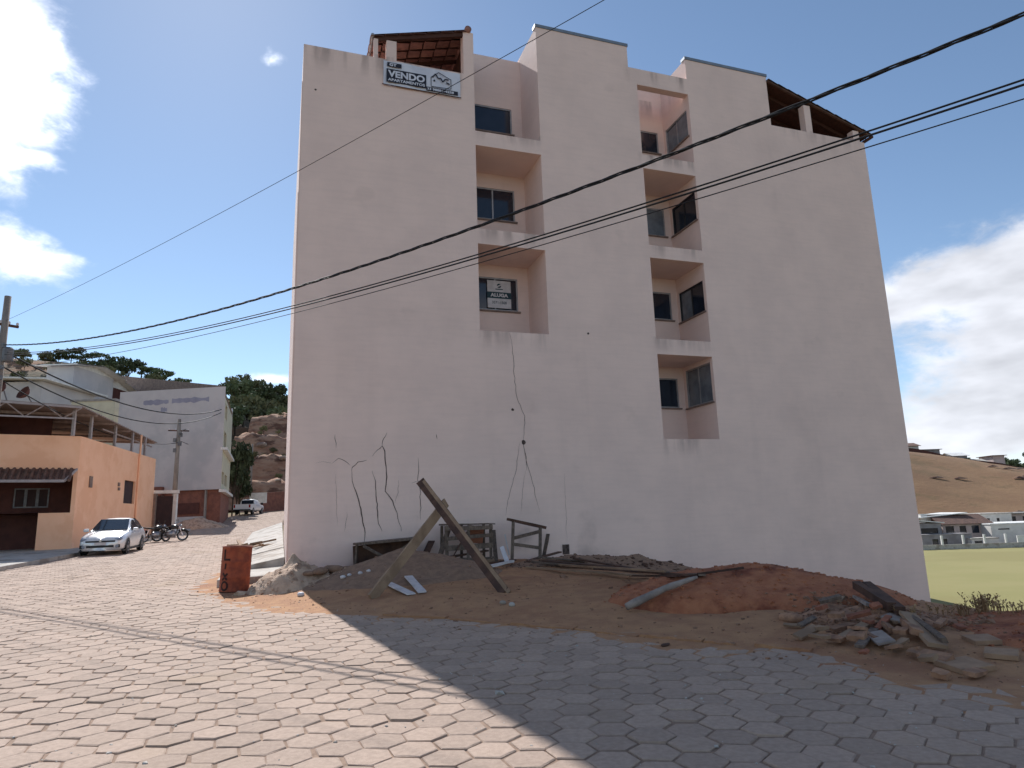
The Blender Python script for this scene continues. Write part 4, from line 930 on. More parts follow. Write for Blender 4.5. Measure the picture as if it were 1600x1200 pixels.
def cable(label, x0, z0, kk, r, twist=False, n=70, side=0.0):
    b = MB(); Xs = np.linspace(P1[0], P0[0], n*(4 if twist else 1)); nv = np.array([-U[1], U[0]])
    C_ = []
    for X in Xs:
        q_ = span_xy(X)+nv*side; C_.append(Vector((q_[0], q_[1], z0+kk*(X-x0)**2)))
    if twist:
        L_ = 0; ph = 0
        for s in range(3):
            pts = []
            for i, c in enumerate(C_):
                a = i*0.62+s*2.094; pts.append(c+Vector((nv[0], nv[1], 0))*.016*math.cos(a)+Vector((0, 0, .016*math.sin(a))))
            b.tube(pts, .0112, 5)
    else: b.tube(C_, r, 6)
    return tag(b.build('power_cable', 'cable', smooth=True), label, 'cable')
cable('thick twisted black cable, the heaviest crossing the facade', 2.0, 5.93, .0058, .03, True)
cable('thin high wire crossing the sky above the twisted cable', 3.0, 8.6, .0019, .006)
cable('black service wire below the twisted cable, upper of a close pair', 5.5, 5.37, .0047, .011, side=.06)
cable('black service wire below the twisted cable, lower of a close pair', 5.5, 5.29, .0047, .0125)
cable('thin lowest wire under the close pair of service wires', 8.0, 5.12, .0034, .007)
def sagwire(a, b_, sag, r, label):
    a, b_ = Vector(a), Vector(b_); pts = []
    for i in range(25):
        k = i/24; c = a.lerp(b_, k); c.z -= sag*4*k*(1-k); pts.append(c)
    return tag(MB().tube(pts, r, 5).build('power_cable', 'cable', smooth=True), label, 'cable')
sagwire((P1[0], P1[1], 8.4), at_y(346, 640, 54.6), 1.2, .035, 'dark cable running from the tall pole to the blue grey house, upper one')
sagwire((P1[0], P1[1], 7.8), at_y(345, 645, 54.6), 1.5, .03, 'dark cable running from the tall pole to the blue grey house, lower one')
sagwire((PX2, PY2, 8.2), (-32.4, 83, 10.0), .5, .02, 'pale slack wire between the two far poles')
sagwire((P1[0], P1[1], 7.3), (PX2, PY2, 8.0), .9, .025, 'dark cable from the tall pole to the pole before the blue grey house')

# ------------------------------------------------------------------ orange house
mat('orange_wall', srgb(248, 198, 164), srgb(243, 190, 154), scale=1.2, rough=.9, bump=.002, bscale=30, c3=srgb(240, 186, 150), scale3=.6)
mat('brown_wall', srgb(92, 58, 52), srgb(80, 50, 46), scale=2, rough=.9)
mat('tin_roof', srgb(150, 134, 126), srgb(128, 112, 106), scale=2, rough=.6, sc=(1, 6, 1))
mat('white_steel', srgb(168, 160, 160), srgb(150, 142, 142), scale=4, rough=.5)
mat('dark_door', srgb(46, 30, 32), srgb(58, 38, 38), scale=3, rough=.7)
def plane_uv(px, py, O, U_, N_):
    d = ray(px, py); O = np.array(O, float); k = ((O-CAM) @ N_)/(d @ N_); q_ = CAM+d*k; return float((q_-O) @ U_), float(q_[2])
A = np.array([*at_y(116, 800, 32.0)[:2], 0]); e_ = unit((-.225, .974, 0)); g_ = unit((-.86, -.51, 0))
iE = np.array([-e_[1], e_[0], 0]); iG = np.array([g_[1], -g_[0], 0])          # inward normals
assert iG[1] > 0
OT = 5.95; OH = thing('orange_house', (A[0], A[1], .4), 'orange corner house with tiled porch awning and metal roofed terrace', 'house')
LW = plane_uv(238, 800, A, e_, iE)[0]; FW = 11.0
uv = lambda px, py: plane_uv(px, py, A, e_, iE); uf = lambda px, py: plane_uv(px, py, A, g_, iG)
w = MB()
wn_ = (uv(195, 752)[0], uv(212, 752)[0], uv(203, 787)[1], uv(203, 751)[1])
w.panel(A, e_, Z_, 0, LW, -.5, OT, [(*wn_, .15)], N=iE)
u1 = uf(112, 770)[0]; z1, z2 = uf(100, 801)[1], uf(100, 741)[1]; u2 = uf(58, 820)[0]
w.panel(A, g_, Z_, 0, FW, -.5, OT, [(u1, FW-.4, z1, z2, 1.8), (u2, FW-.4, .55, z1, 1.8)], N=iG)
w.panel(A+e_*LW, iE, Z_, 0, 9, -.5, OT, N=e_); w.panel(A+g_*FW, iG, Z_, 0, 9, -.5, OT, N=g_)
far = A+g_*FW+iG*9; w.add([A+Z_*np.array(0) if False else (A[0], A[1], OT), (*(A+g_*FW)[:2], OT), (*far[:2], OT), (*(A+e_*LW+iE*9)[:2], OT), (*(A+e_*LW)[:2], OT)], [(0, 1, 2, 3, 4)])
w.build('wall', 'orange_wall', OH, world=True)
pb = MB(); pb.panel(A+iG*1.8, g_, Z_, .1, FW-.2, .3, z2+.1); pb.build('porch_wall', 'brown_wall', OH, world=True)
pw = MB(); a0, a1 = uf(72, 775)[0], uf(14, 775)[0]; zt, zb_ = uf(40, 760)[1], uf(40, 792)[1]
wi = None
for k in range(3):
    f0, f1 = a0+(a1-a0)*k/3, a0+(a1-a0)*(k+1)/3; P = A+iG*1.74
    m = MB(); m.panel(P, g_, Z_, f0, f1, zb_, zt, [(f0+.06, f1-.06, zb_+.06, zt-.06, .03)], N=iG); wi = m.build('window', 'galv', OH, world=True)
    m = MB(); m.panel(P+iG*.035, g_, Z_, f0+.05, f1-.05, zb_+.05, zt-.05); m.build('pane', 'dark_door', wi, world=True)
m = MB(); m.panel(A+iE*.12, e_, Z_, wn_[0], wn_[1], wn_[2], wn_[3]); m.build('shutter', 'dark_door', OH, world=True)
for (px, py, ww, hh) in ((141, 753, .35, .55), (185, 757, .25, .2), (185, 764, .25, .16)):
    u_, z_ = uv(px, py); c = A+e_*u_-iE*.03; m = MB(); m.beam(c-e_*ww/2+np.array([0, 0, z_]), c+e_*ww/2+np.array([0, 0, z_]), .05, hh); m.build('meter_box', 'soffit_stain', OH, world=True)
u_ = uv(215, 740)[0]; c = A+e_*u_-iE*.06; MB().tube([(c[0], c[1], .7), (c[0], c[1], 7.1)], .06, 8).build('downpipe', 'orange_wall', OH, world=True)
# awning over the porch
ua = uf(120, 738)[0]; za = uf(60, 733)[1]; w = MB(); drop, out = .62, 1.25
c0, c1 = A+g_*ua, A+g_*FW
P = [(*c0[:2], za), (*c1[:2], za), (*(c1-iG*out)[:2], za-drop), (*(c0-iG*out+g_*.4)[:2], za-drop)]
aw = w.add(P+[(p_[0], p_[1], p_[2]-.07) for p_ in P], [(0, 1, 2, 3), (7, 6, 5, 4), (0, 4, 5, 1), (1, 5, 6, 2), (2, 6, 7, 3), (3, 7, 4, 0)]).build('awning', 'clay_tile_old', OH, world=True)
for i in range(44):
    q0 = c0+(c1-c0)*(i+.9)/45; m = MB(); m.tube([(*q0[:2], za+.02), (*(q0-iG*out)[:2], za-drop+.02)], .07, 6); m.build('tile_row', 'clay_tile_old', aw, world=True)
MB().beam(P[3], P[2], .06, .12).build('fascia', 'white_steel', aw, world=True); MB().beam(P[0], P[3], .06, .10).build('fascia', 'white_steel', aw, world=True)
# terrace roof
F_ = at_y(129, 634, 31.0); K_ = at_y(246, 690, 45.6); zr_ = F_[2]; K_ = np.array([K_[0], K_[1], zr_-.02])
Gl = F_+g_*13+np.array([0, 0, .45]); Kl = K_+g_*13+np.array([0, 0, .45])
w = MB(); P = [F_, K_, Kl, Gl]; w.add([tuple(p_) for p_ in P]+[(p_[0], p_[1], p_[2]-.06) for p_ in P], [(0, 1, 2, 3), (7, 6, 5, 4), (0, 4, 5, 1), (1, 5, 6, 2), (2, 6, 7, 3), (3, 7, 4, 0)])
TR_ = w.build('terrace_roof', 'tin_roof', OH, world=True)
dn = np.array([0, 0, 1.0])
MB().beam(F_-dn*.08, Gl-dn*.08, .06, .1).build('fascia', 'white_steel', TR_, world=True)
MB().beam(F_-dn*.62+g_*.3, Gl-dn*1.0, .06, .07).build('truss_chord', 'white_steel', TR_, world=True)
for i in range(18):
    a0 = F_+(Gl-F_)*(i/18); a1 = F_+(Gl-F_)*((i+1)/18); lo_ = lambda k: dn*(.62+.38*k/18)
    s0, s1 = (a0-dn*.1, a1-lo_(i+1)) if i % 2 == 0 else (a0-lo_(i), a1-dn*.1)
    MB().beam(s0, s1, .04, .05).build('truss_web', 'tin_roof', TR_, world=True)
for px in (121, 148, 186, 213, 233):
    u_ = uv(px, 700)[0]; c = A+e_*min(u_, LW-.1)+iE*.25; MB().beam((c[0], c[1], OT-.02), (c[0], c[1], zr_-.05), .12, .12, up=(0, 1, 0)).build('post', 'white_steel', OH, world=True)
for k in (.15, .35, .55, .75, .95):
    a0 = F_+(K_-F_)*k-dn*.12; MB().beam(a0, a0+g_*9, .08, .12).build('purlin', 'tin_roof', TR_, world=True)
a0 = A+e_*3.5+iE*.3; a1 = A+e_*(LW-.1)+iE*.3; MB().beam((*a0[:2], 6.75), (*a1[:2], 6.75), .06, .08).build('rail', 'tin_roof', OH, world=True)
q0 = A+iG*3.0+e_*.0; w = MB(); w.panel(q0+iE*1.5, g_, Z_, 0, 9, OT, zr_+.1); w.panel(A+iE*4.5, e_, Z_, 1.5, 8, OT, zr_-.1); w.build('terrace_wall', 'brown_wall', OH, world=True)
for px, py, rr_ in ((43, 618, .34), (6, 610, .34)):
    c = at_y(px, py, 30.2); t = MB(); t.lathe([(0, 0), (rr_*.5, .05), (rr_*.85, .16), (rr_, .26)], 16, M=Euler((R_(60), 0, R_(-25))).to_matrix(), c=tuple(c)); o = t.build('satellite_dish', 'brown_wall', OH, world=True, smooth=True)
    MB().tube([tuple(c), (c[0]+.1, c[1]+.2, zr_+.1)], .03, 6).build('dish_mast', 'galv', OH, world=True)
# pavement before the orange house
w = MB(); n = 26
for i in range(n+1):
    Y = 14+(50-14)*i/n; xl = float(edge_x(LEFT_EDGE, Y)); z_ = float(zroad(Y)); w.v += [(xl, Y, z_-.1), (xl, Y, z_+.13), (xl-7.0, Y, z_+.17)]
for i in range(n): a = 3*i; w.f += [(a, a+3, a+4, a+1), (a+1, a+4, a+5, a+2)]
o = w.build('pavement', 'concrete'); tag(o, 'raised concrete pavement with kerb before the orange house', 'pavement', kind='structure')
# gate beside the orange house
G0 = A+e_*(LW+.25); GT = thing('side_gate', (G0[0], G0[1], .9), 'dark metal gate in a pale frame beside the orange house', 'gate')
gz0 = float(ground(G0[0], G0[1])); gr = np.array([.93, .37, 0.])
MB().beam((*(G0+gr*0)[:2], gz0), (*(G0+gr*0)[:2], gz0+2.7), .3, .3, up=(0, 1, 0)).build('post', 'soffit_stain', GT, world=True)
MB().beam((*(G0+gr*1.25)[:2], gz0), (*(G0+gr*1.25)[:2], gz0+2.7), .22, .22, up=(0, 1, 0)).build('post', 'white_paint', GT, world=True)
MB().beam((*(G0-gr*.25)[:2], gz0+2.82), (*(G0+gr*1.45)[:2], gz0+2.82), .35, .2).build('lintel', 'white_paint', GT, world=True)
MB().beam((*(G0+gr*.16)[:2], gz0+1.3), (*(G0+gr*1.13)[:2], gz0+1.3), .05, 2.5).build('gate_leaf', 'dark_door', GT, world=True)

# ------------------------------------------------------------------ blue grey house up the street
mat('bluegrey_wall', srgb(194, 190, 190), srgb(184, 180, 182), scale=.5, rough=.92, c3=srgb(178, 176, 178), scale3=.25, bump=.002, bscale=20)
mat('damp', srgb(138, 138, 154), srgb(150, 150, 166), scale=1.5, rough=.95)
mat('cream_wall', srgb(206, 200, 176), srgb(192, 186, 164), scale=1, rough=.9)
mat('brick_wall', srgb(138, 92, 78), srgb(116, 78, 68), scale=2.5, rough=.95, bump=.01, bscale=8)
GF0 = np.array([*at_y(181, 700, 56)[:2], 0]); GF1 = np.array([*at_y(348, 700, 55)[:2], 0]); gd = unit(GF1-GF0); gw = np.linalg.norm(GF1-GF0); gi = np.array([-gd[1], gd[0], 0])
GB1 = np.array([*at_y(361, 700, 66)[:2], 0]); gs = unit(GB1-GF1); gsl = np.linalg.norm(GB1-GF1)
gt0 = at_y(181, 612, 56)[2]; gt1 = at_y(350, 605, 55)[2]; gtz = (gt0+gt1)/2; gbz = at_y(348, 764, 55)[2]
HG = thing('bluegrey_house', (*GF1[:2], 1.4), 'tall blue grey rendered house with raw brick ground floor', 'house')
w = MB(); w.panel(GF0, gd, Z_, 0, gw, gbz, gtz, N=gi)
nrm_s = np.array([-gs[1], gs[0], 0]);
bk = GF0+gi*9; w.panel(bk, unit(GB1-bk), Z_, 0, np.linalg.norm(GB1-bk), gbz, gtz); w.panel(GF0, gi, Z_, 0, 9, 0.5, gtz)
w.add([(*GF0[:2], gtz-.5), (*GF1[:2], gtz-.5), (*GB1[:2], gtz-.5), (*(GF0+gi*9)[:2], gtz-.5)], [(0, 1, 2, 3)])
w.build('wall', 'bluegrey_wall', HG, world=True)
sidew = lambda px, py: plane_uv(px, py, GF1, gs, nrm_s)
h3 = gtz-gbz
hs = [(.8, 3.2, gbz+.5, gbz+1.5, .2), (4.2, 7.5, gbz+.5, gbz+1.5, .2), (1.0, 4.0, gbz+3.6, gbz+4.9, .9), (1.0, 3.5, gbz+6.0, gbz+7.2, .3)]
w = MB(); w.panel(GF1, gs, Z_, .002, gsl, gbz, gtz-.9, hs, N=nrm_s); w.build('side_wall', 'cream_wall', HG, world=True)
for h in hs:
    m = MB(); m.panel(GF1+nrm_s*(h[4]-.02), gs, Z_, h[0], h[1], h[2], h[3]); m.build('window', 'dark_glass', HG, world=True)
MB().beam((*(GF1-nrm_s*.12)[:2], gbz-.12), (*(GB1-nrm_s*.12)[:2], gbz-.12), .5, .22).build('slab_edge', 'white_paint', HG, world=True)
MB().beam((*(GF1-nrm_s*.1)[:2], gbz+3.3), (*(GB1-nrm_s*.1)[:2], gbz+3.3), .5, .2).build('slab_edge', 'white_paint', HG, world=True)
# brick ground floor with separate panels
w = MB(); bo = GF0+gi*.25
w.panel(bo, gd, Z_, 0, gw-.1, 0.4, gbz, [(gw*.30, gw*.42, 1.0, 3.0, .3)], N=gi); w.panel(bo+gd*(gw-.1), gs, Z_, 0, gsl, .4, gbz); gfl = w.build('ground_floor', 'brick_wall', HG, world=True)
MB().beam((*(bo+gd*gw*.50-gi*.04)[:2], 2.95), (*(bo+gd*gw*.80-gi*.04)[:2], 2.95), .06, .9).build('infill_panel', 'brown_wall', gfl, world=True)
MB().beam((*(bo+gd*gw*.47-gi*.03)[:2], 1.75), (*(bo+gd*gw*.85-gi*.03)[:2], 1.75), .05, 1.1).build('infill_panel', 'bluegrey_wall', gfl, world=True)
for k in (.08, .46, .86): MB().beam((*(bo+gd*gw*k-gi*.06)[:2], .5), (*(bo+gd*gw*k-gi*.06)[:2], gbz-.05), .3, .1, up=tuple(gd)).build('column', 'concrete_grey', gfl, world=True)
c = bo+gd*gw*.42-gi*.4; MB().span(c[0]-.6, c[0]+.6, c[1]-.3, c[1]+.3, gbz-.35, gbz+.35).build('water_tank', 'brick_wall', HG, world=True)
for k0, k1, f in ((.23, .47, .88), (.40, .46, .80), (.5, .85, .885)):   # damp marks
    q0, q1 = GF0+gd*gw*k0-gi*.004, GF0+gd*gw*k1-gi*.004; b = MB(); n = 10
    for i in range(n+1):
        p_ = q0+(q1-q0)*i/n; zz = gbz+(gtz-gbz)*f; hh = .12+.18*random.random(); b.v += [(p_[0], p_[1], zz-hh), (p_[0], p_[1], zz+hh*.8)]
    b.f = [(2*i, 2*i+2, 2*i+3, 2*i+1) for i in range(n)]; b.build('damp_mark', 'damp', HG, world=True)
# annex at its left and houses on the slope
def block_house(name, label, px0, px1, pyt, Y, zb, depth, wallm, roofm, roof='flat', win=(), over=.4, rise=1.0, group=None):
    c0, c1 = at_y(px0, pyt, Y), at_y(px1, pyt, Y); zt = (c0[2]+c1[2])/2; c0 = np.array([*c0[:2], 0]); c1 = np.array([*c1[:2], 0])
    u = unit(c1-c0); wd = np.linalg.norm(c1-c0); ni = np.array([-u[1], u[0], 0]); t = thing(name, (*((c0+c1)/2)[:2], zb), label, 'house', group)
    w = MB(); hs = [(wd*a, wd*b_, zb+(zt-zb)*c, zb+(zt-zb)*d, .15) for a, b_, c, d in win]
    w.panel(c0, u, Z_, 0, wd, zb, zt, hs, N=ni); w.panel(c0+ni*depth, u, Z_, 0, wd, zb, zt); w.panel(c0, ni, Z_, 0, depth, zb, zt); w.panel(c1, ni, Z_, 0, depth, zb, zt)
    w.build('wall', wallm, t, world=True)
    for h in hs: m = MB(); m.panel(c0+ni*.12, u, Z_, *h[:4]); m.build('window', 'dark_glass', t, world=True)
    L_ = lambda a, d, z: tuple(c0+u*a+ni*d+np.array([0, 0, z]))
    r = MB()
    if roof == 'flat': r.add([L_(-over, -over, zt), L_(wd+over, -over, zt), L_(wd+over, depth+over, zt), L_(-over, depth+over, zt), L_(-over, -over, zt+.18), L_(wd+over, -over, zt+.18), L_(wd+over, depth+over, zt+.18), L_(-over, depth+over, zt+.18)], [(3, 2, 1, 0), (4, 5, 6, 7), (0, 1, 5, 4), (1, 2, 6, 5), (2, 3, 7, 6), (3, 0, 4, 7)])
    elif roof == 'gable':    # ridge parallel to the front
        for s_ in (0, .1): r.add([L_(-over, -over, zt-.1+s_), L_(wd+over, -over, zt-.1+s_), L_(wd+over, depth/2, zt+rise+s_), L_(-over, depth/2, zt+rise+s_), L_(wd+over, depth+over, zt-.1+s_), L_(-over, depth+over, zt-.1+s_)], [(0, 1, 2, 3), (3, 2, 4, 5)])
        r.add([L_(-over, -over, zt-.1), L_(wd+over, -over, zt-.1), L_(wd+over, -over, zt), L_(-over, -over, zt)], [(0, 1, 2, 3)])
        r.add([L_(0, 0, zt), L_(0, depth/2, zt+rise), L_(0, depth, zt), L_(wd, 0, zt), L_(wd, depth/2, zt+rise), L_(wd, depth, zt)], [(0, 1, 2), (3, 4, 5)])
    elif roof == 'shed':
        r.add([L_(-over, -over, zt+rise), L_(wd+over, -over, zt), L_(wd+over, depth+over, zt), L_(-over, depth+over, zt+rise), L_(-over, -over, zt+rise+.15), L_(wd+over, -over, zt+.15), L_(wd+over, depth+over, zt+.15), L_(-over, depth+over, zt+rise+.15)], [(3, 2, 1, 0), (4, 5, 6, 7), (0, 1, 5, 4), (1, 2, 6, 5), (2, 3, 7, 6), (3, 0, 4, 7)])
    r.build('roof', roofm, t, world=True)
    return t
block_house('annex_house', 'pale cream annex wall beside the blue grey house', 112, 180, 627, 58, 2.0, 7, 'cream_wall', 'concrete_grey', 'flat', over=.1)
block_house('slope_house', 'pale lilac house with a low white roof behind the orange house', -25, 66, 597, 62, 3, 8, 'bluegrey_wall', 'white_paint', 'shed', rise=.4, over=.9)
block_house('slope_house', 'tall narrow blue grey house with flat overhanging roof on the slope', 74, 116, 572, 68, 4, 7, 'bluegrey_wall', 'white_paint', 'gable', rise=.6, over=1.0, win=((.72, .9, .2, .34),))
block_house('slope_house', 'small reddish house with a white roof below the hill trees', 117, 158, 600, 76, 8, 6, 'brown_wall', 'white_paint', 'gable', rise=.9, over=.8, win=((.2, .7, .6, .85),))
w0, w1 = at_y(150, 584, 84), at_y(344, 603, 80)
o = MB().beam((w0[0], w0[1], w0[2]-2.3), (w1[0], w1[1], w1[2]-2.3), .4, 4.6).build('retaining_wall', 'soffit_stain'); tag(o, 'long grey brown retaining wall above the blue grey house', 'wall')
# low wall along the road beyond the pickup
w0, w1 = hit(394, 797, ground) if False else np.array([-28.6, 76, 0]), np.array([-21.5, 93, 0])
b = MB(); b.beam((w0[0], w0[1], 3.6), (w1[0], w1[1], 5.0), .3, 2.6, seg=5); o = b.build('roadside_wall', 'brick_wall'); tag(o, 'low brown wall along the road beyond the white pickup', 'wall')
add_heap('sand_heap', 'small dirt heap at the foot of the pole before the blue grey house', (-24.6, 53.0, 2.2, 1.2, .9, .2, .8, .12, 31.), 'sand_light')
add_heap('rubble_heap', 'dark low rubble heap between gate and pole', (-26.6, 50.0, 2.0, 1.2, .6, .2, .8, .2, 37.), 'rubble')
# ------------------------------------------------------------------ vehicles
mat('car_silver', srgb(214, 216, 220), rough=.25, metal=.3, spec=.6)
mat('car_white', srgb(214, 214, 216), rough=.25, spec=.6)
mat('car_glass', (.02, .028, .04), rough=.05, spec=.8)
mat('rubber', (.016, .016, .017), (.024, .024, .025), scale=9, rough=.85)
mat('rim', srgb(150, 150, 154), rough=.35, metal=.7)
mat('black_trim', (.012, .012, .014), rough=.5)
mat('lamp_glass', srgb(120, 130, 146), rough=.1, spec=.8)
mat('red_lamp', srgb(140, 20, 22), rough=.2)
mat('chrome', srgb(190, 190, 195), rough=.15, metal=.9)
mat('moto_black', (.015, .014, .016), rough=.25, spec=.6)
def loft(st, close=True):
    """stations: (x, [(y, z) ...half section from bottom centre to top centre])"""
    m = MB(); n = len(st[0][1])
    for x, sec in st: m.v += [(x, y, z) for y, z in sec] + [(x, -y, z) for y, z in sec[::-1]]
    N = 2*n
    for i in range(len(st)-1):
        for k in range(N): m.f.append((i*N+k, i*N+(k+1) % N, (i+1)*N+(k+1) % N, (i+1)*N+k))
    m.f += [tuple(range(N-1, -1, -1)), tuple((len(st)-1)*N+k for k in range(N))]
    return m
def wheel(parent, x, y, r, w_):
    s = 1 if y > 0 else -1; M = Euler((R_(90), 0, 0)).to_matrix()
    t = MB().lathe([(r*.62, -w_/2), (r*.9, -w_/2), (r, -w_*.32), (r, w_*.32), (r*.9, w_/2), (r*.62, w_/2), (r*.62, -w_/2)], 24, M, (x, y, r)).build('wheel', 'rubber', parent, smooth=True)
    rm = MB().lathe([(0, .02), (r*.2, .03), (r*.5, 0), (r*.63, .03), (r*.64, -.02)], 20, Euler((R_(-90*s), 0, 0)).to_matrix(), (x, y+s*w_*.40, r)).build('rim', 'rim', t, smooth=True)
    for k in range(5):
        a = k*1.2566; MB().beam((x+.05*math.cos(a), y+s*w_*.47, r+.05*math.sin(a)), (x+r*.6*math.cos(a), y+s*w_*.47, r+r*.6*math.sin(a)), .02, .06, up=(0, 1, 0)).build('spoke', 'rim', t)
def arch_fix(o): return o
# sedan: x forward, length 4.2
ca_xy = np.array([-17.15, 28.3]); head = math.atan2(-math.cos(R_(-17)), -math.sin(R_(-17)))
cxy = ca_xy+2.1*np.array([math.sin(R_(-17)), math.cos(R_(-17))]); cz = float(zroad(cxy[1]))
CA = thing('parked_car', (cxy[0], cxy[1], cz+.005), 'silver white sedan parked along the orange house', 'car', rz=head)
CA.rotation_euler = (0, float(math.atan2(zroad(cxy[1]+2)-zroad(cxy[1]-2), 4.0))*1.0, head)
def sec(w_, zb, zm, zt, wt, zr=None, wr=None):
    s = [(0, zb), (w_*.86, zb), (w_*.97, zb+.10), (w_, zm), (w_*.985, (zm+zt)/2), (wt, zt)]
    if zr: s += [(wt*.97, zt+.03), ((wt+wr)/2, (zt+zr)/2+.02), (wr, zr-.05), (wr*.82, zr), (0, zr+.015)]
    else: s += [(wt*.9, zt+.02), (wt*.7, zt+.035), (wt*.5, zt+.045), (wt*.3, zt+.05), (0, zt+.052)]
    return s
ST = [(2.10, sec(.62, .30, .48, .60, .56)), (2.04, sec(.74, .22, .48, .66, .68)), (1.85, sec(.81, .19, .5, .76, .75)), (1.45, sec(.84, .18, .52, .83, .78)), (1.0, sec(.845, .18, .54, .885, .78)), (.78, sec(.845, .18, .55, .92, .78)),
      (.74, sec(.845, .18, .55, .92, .78, .99, .72)), (.30, sec(.845, .18, .56, .93, .78, 1.26, .62)), (-.05, sec(.845, .18, .56, .935, .78, 1.425, .57)), (-.5, sec(.845, .18, .57, .94, .78, 1.465, .56)), (-1.0, sec(.845, .18, .57, .95, .78, 1.43, .55)),
      (-1.45, sec(.84, .18, .58, .965, .77, 1.25, .58)), (-1.72, sec(.835, .2, .6, .99, .76, 1.05, .66)), (-1.76, sec(.83, .2, .6, .99, .75)), (-2.0, sec(.80, .24, .6, .98, .70)), (-2.1, sec(.70, .34, .6, .90, .6))]
bo = loft(ST).build('body', 'car_silver', CA, smooth=True)
def strip(pts, name, m, parent, off=(0, 0, 0)):
    b = MB(); b.add([(p_[0]+off[0], p_[1]+off[1], p_[2]+off[2]) for p_ in pts], [tuple(range(len(pts)))]); return b.build(name, m, parent)
# glass as panels just proud of the shell
strip([(.735, -.68, 1.005), (.735, .68, 1.005), (-.02, .555, 1.43), (-.02, -.555, 1.43)], 'windshield', 'car_glass', CA, (.03, 0, .012))
strip([(-1.06, -.54, 1.43), (-1.06, .54, 1.43), (-1.70, .66, 1.07), (-1.70, -.66, 1.07)], 'rear_window', 'car_glass', CA, (-.03, 0, .012))
for s in (-1, 1):
    strip([(.52, s*.80, .965), (-.42, s*.80, .975), (-.42, s*.60, 1.40), (-.02, s*.60, 1.38), (.18, s*.66, 1.24)], 'side_window', 'car_glass', CA, (0, s*.012, 0))
    strip([(-.48, s*.80, .975), (-1.36, s*.80, .99), (-1.25, s*.63, 1.30), (-1.02, s*.60, 1.38), (-.48, s*.60, 1.40)], 'side_window', 'car_glass', CA, (0, s*.012, 0))
    mr_ = MB().box((.58, s*.95, 1.0), (.12, .20, .13)).build('mirror', 'car_silver', CA); bevel(mr_, .03)
    h = loft([(2.075, [(0, .60), (.10, .60), (.14, .63), (.10, .67), (0, .67)]), (1.90, [(0, .62), (.12, .62), (.15, .66), (.12, .74), (0, .75)]), (1.72, [(0, .68), (.05, .68), (.06, .72), (.05, .77), (0, .78)])])
    h.v = [(x, y+s*.62, z) for x, y, z in h.v]; h.build('headlight', 'lamp_glass', CA, smooth=True)
    MB().lathe([(0, .02), (.06, .02), (.075, 0)], 14, Euler((0, R_(90), 0)).to_matrix(), (2.085, s*.61, .375)).build('fog_lamp', 'lamp_glass', CA)
    MB().span(2.0, 2.092, s*.62-.13, s*.62+.10, .31, .44).build('fog_surround', 'black_trim', CA)
    MB().span(-2.10, -1.98, s*.62-.16, s*.62+.16, .74, .90).build('tail_light', 'red_lamp', CA)
    for x in (.42, -.5):
        MB().span(x-.22, x-.05, s*.848, s*.87, .80, .83).build('door_handle', 'car_silver', CA)
    for x in (1.28, -1.28):
        wheel(CA, x, s*.755, .305, .19)
        MB().lathe([(0, .0), (.36, .0)], 20, Euler((R_(90), 0, 0)).to_matrix(), (x, s*.849, .32)).build('wheel_well', 'black_trim', CA)
    MB().span(-2.0, 1.9, s*.78-.04, s*.78+.05, .16, .21).build('skirt', 'black_trim', CA)
MB().span(2.0, 2.112, -.54, .54, .545, .61).build('grille', 'black_trim', CA); MB().span(2.0, 2.118, -.50, .50, .33, .42).build('lower_grille', 'black_trim', CA)
MB().span(2.09, 2.13, -.2, .2, .435, .54).build('number_plate', 'white_trim', CA); MB().lathe([(0, .02), (.05, .02), (.055, 0)], 16, Euler((0, R_(90), 0)).to_matrix(), (2.112, 0, .605)).build('badge', 'chrome', CA)
# white pickup seen from behind
pk = np.array([-27.6, 70.6]); pdir = R_(-4)
PK = thing('pickup_truck', (pk[0], pk[1], float(zroad(pk[1]))), 'white pickup truck standing on the rising road', 'truck', rz=math.atan2(math.cos(pdir), math.sin(pdir)))
sp = lambda w_, zb, zt, wt, zr=None, wr=None: sec(w_, zb, (zb+zt)/2, zt, wt, zr, wr)
loft([(2.3, sp(.7, .45, .8, .62)), (2.1, sp(.84, .4, .92, .78)), (1.2, sp(.86, .4, 1.0, .8)), (1.15, sp(.86, .4, 1.0, .8, 1.05, .76)), (.6, sp(.86, .4, 1.03, .8, 1.5, .64)), (-.3, sp(.86, .4, 1.03, .8, 1.56, .63)), (-.55, sp(.86, .4, 1.03, .8, 1.5, .66)), (-.6, sp(.86, .4, 1.02, .82))]).build('cab', 'car_white', PK, smooth=True)
MB().span(-2.3, -.6, -.86, -.80, .45, 1.02).build('bed_side', 'car_white', PK); MB().span(-2.3, -.6, .80, .86, .45, 1.02).build('bed_side', 'car_white', PK); MB().span(-2.34, -2.28, -.80, .80, .52, 1.02).build('tailgate', 'car_white', PK); MB().span(-2.28, -.6, -.8, .8, .5, .56).build('bed_floor', 'black_trim', PK)
MB().span(-2.46, -2.34, -.84, .84, .40, .52).build('rear_bumper', 'black_trim', PK); MB().span(-.66, -.60, -.60, .60, 1.10, 1.44).build('rear_window', 'car_glass', PK)
for s in (-1, 1):
    MB().span(-2.352, -2.31, s*.74-.07, s*.74+.07, .68, .98).build('tail_light', 'red_lamp', PK); MB().box((.95, s*.98, 1.12), (.1, .2, .2)).build('mirror', 'black_trim', PK)
    for x in (1.45, -1.45): wheel(PK, x, s*.76, .36, .22)
o = MB().span(-.95, .95, -.05, .05, 0, 1.15); o = o.build('site_board', 'white_paint', origin=(0, 0, 0)); o.location = (-28.4, 75.0, float(zroad(75))+1.0); tag(o, 'plain white board standing behind the white pickup', 'board')
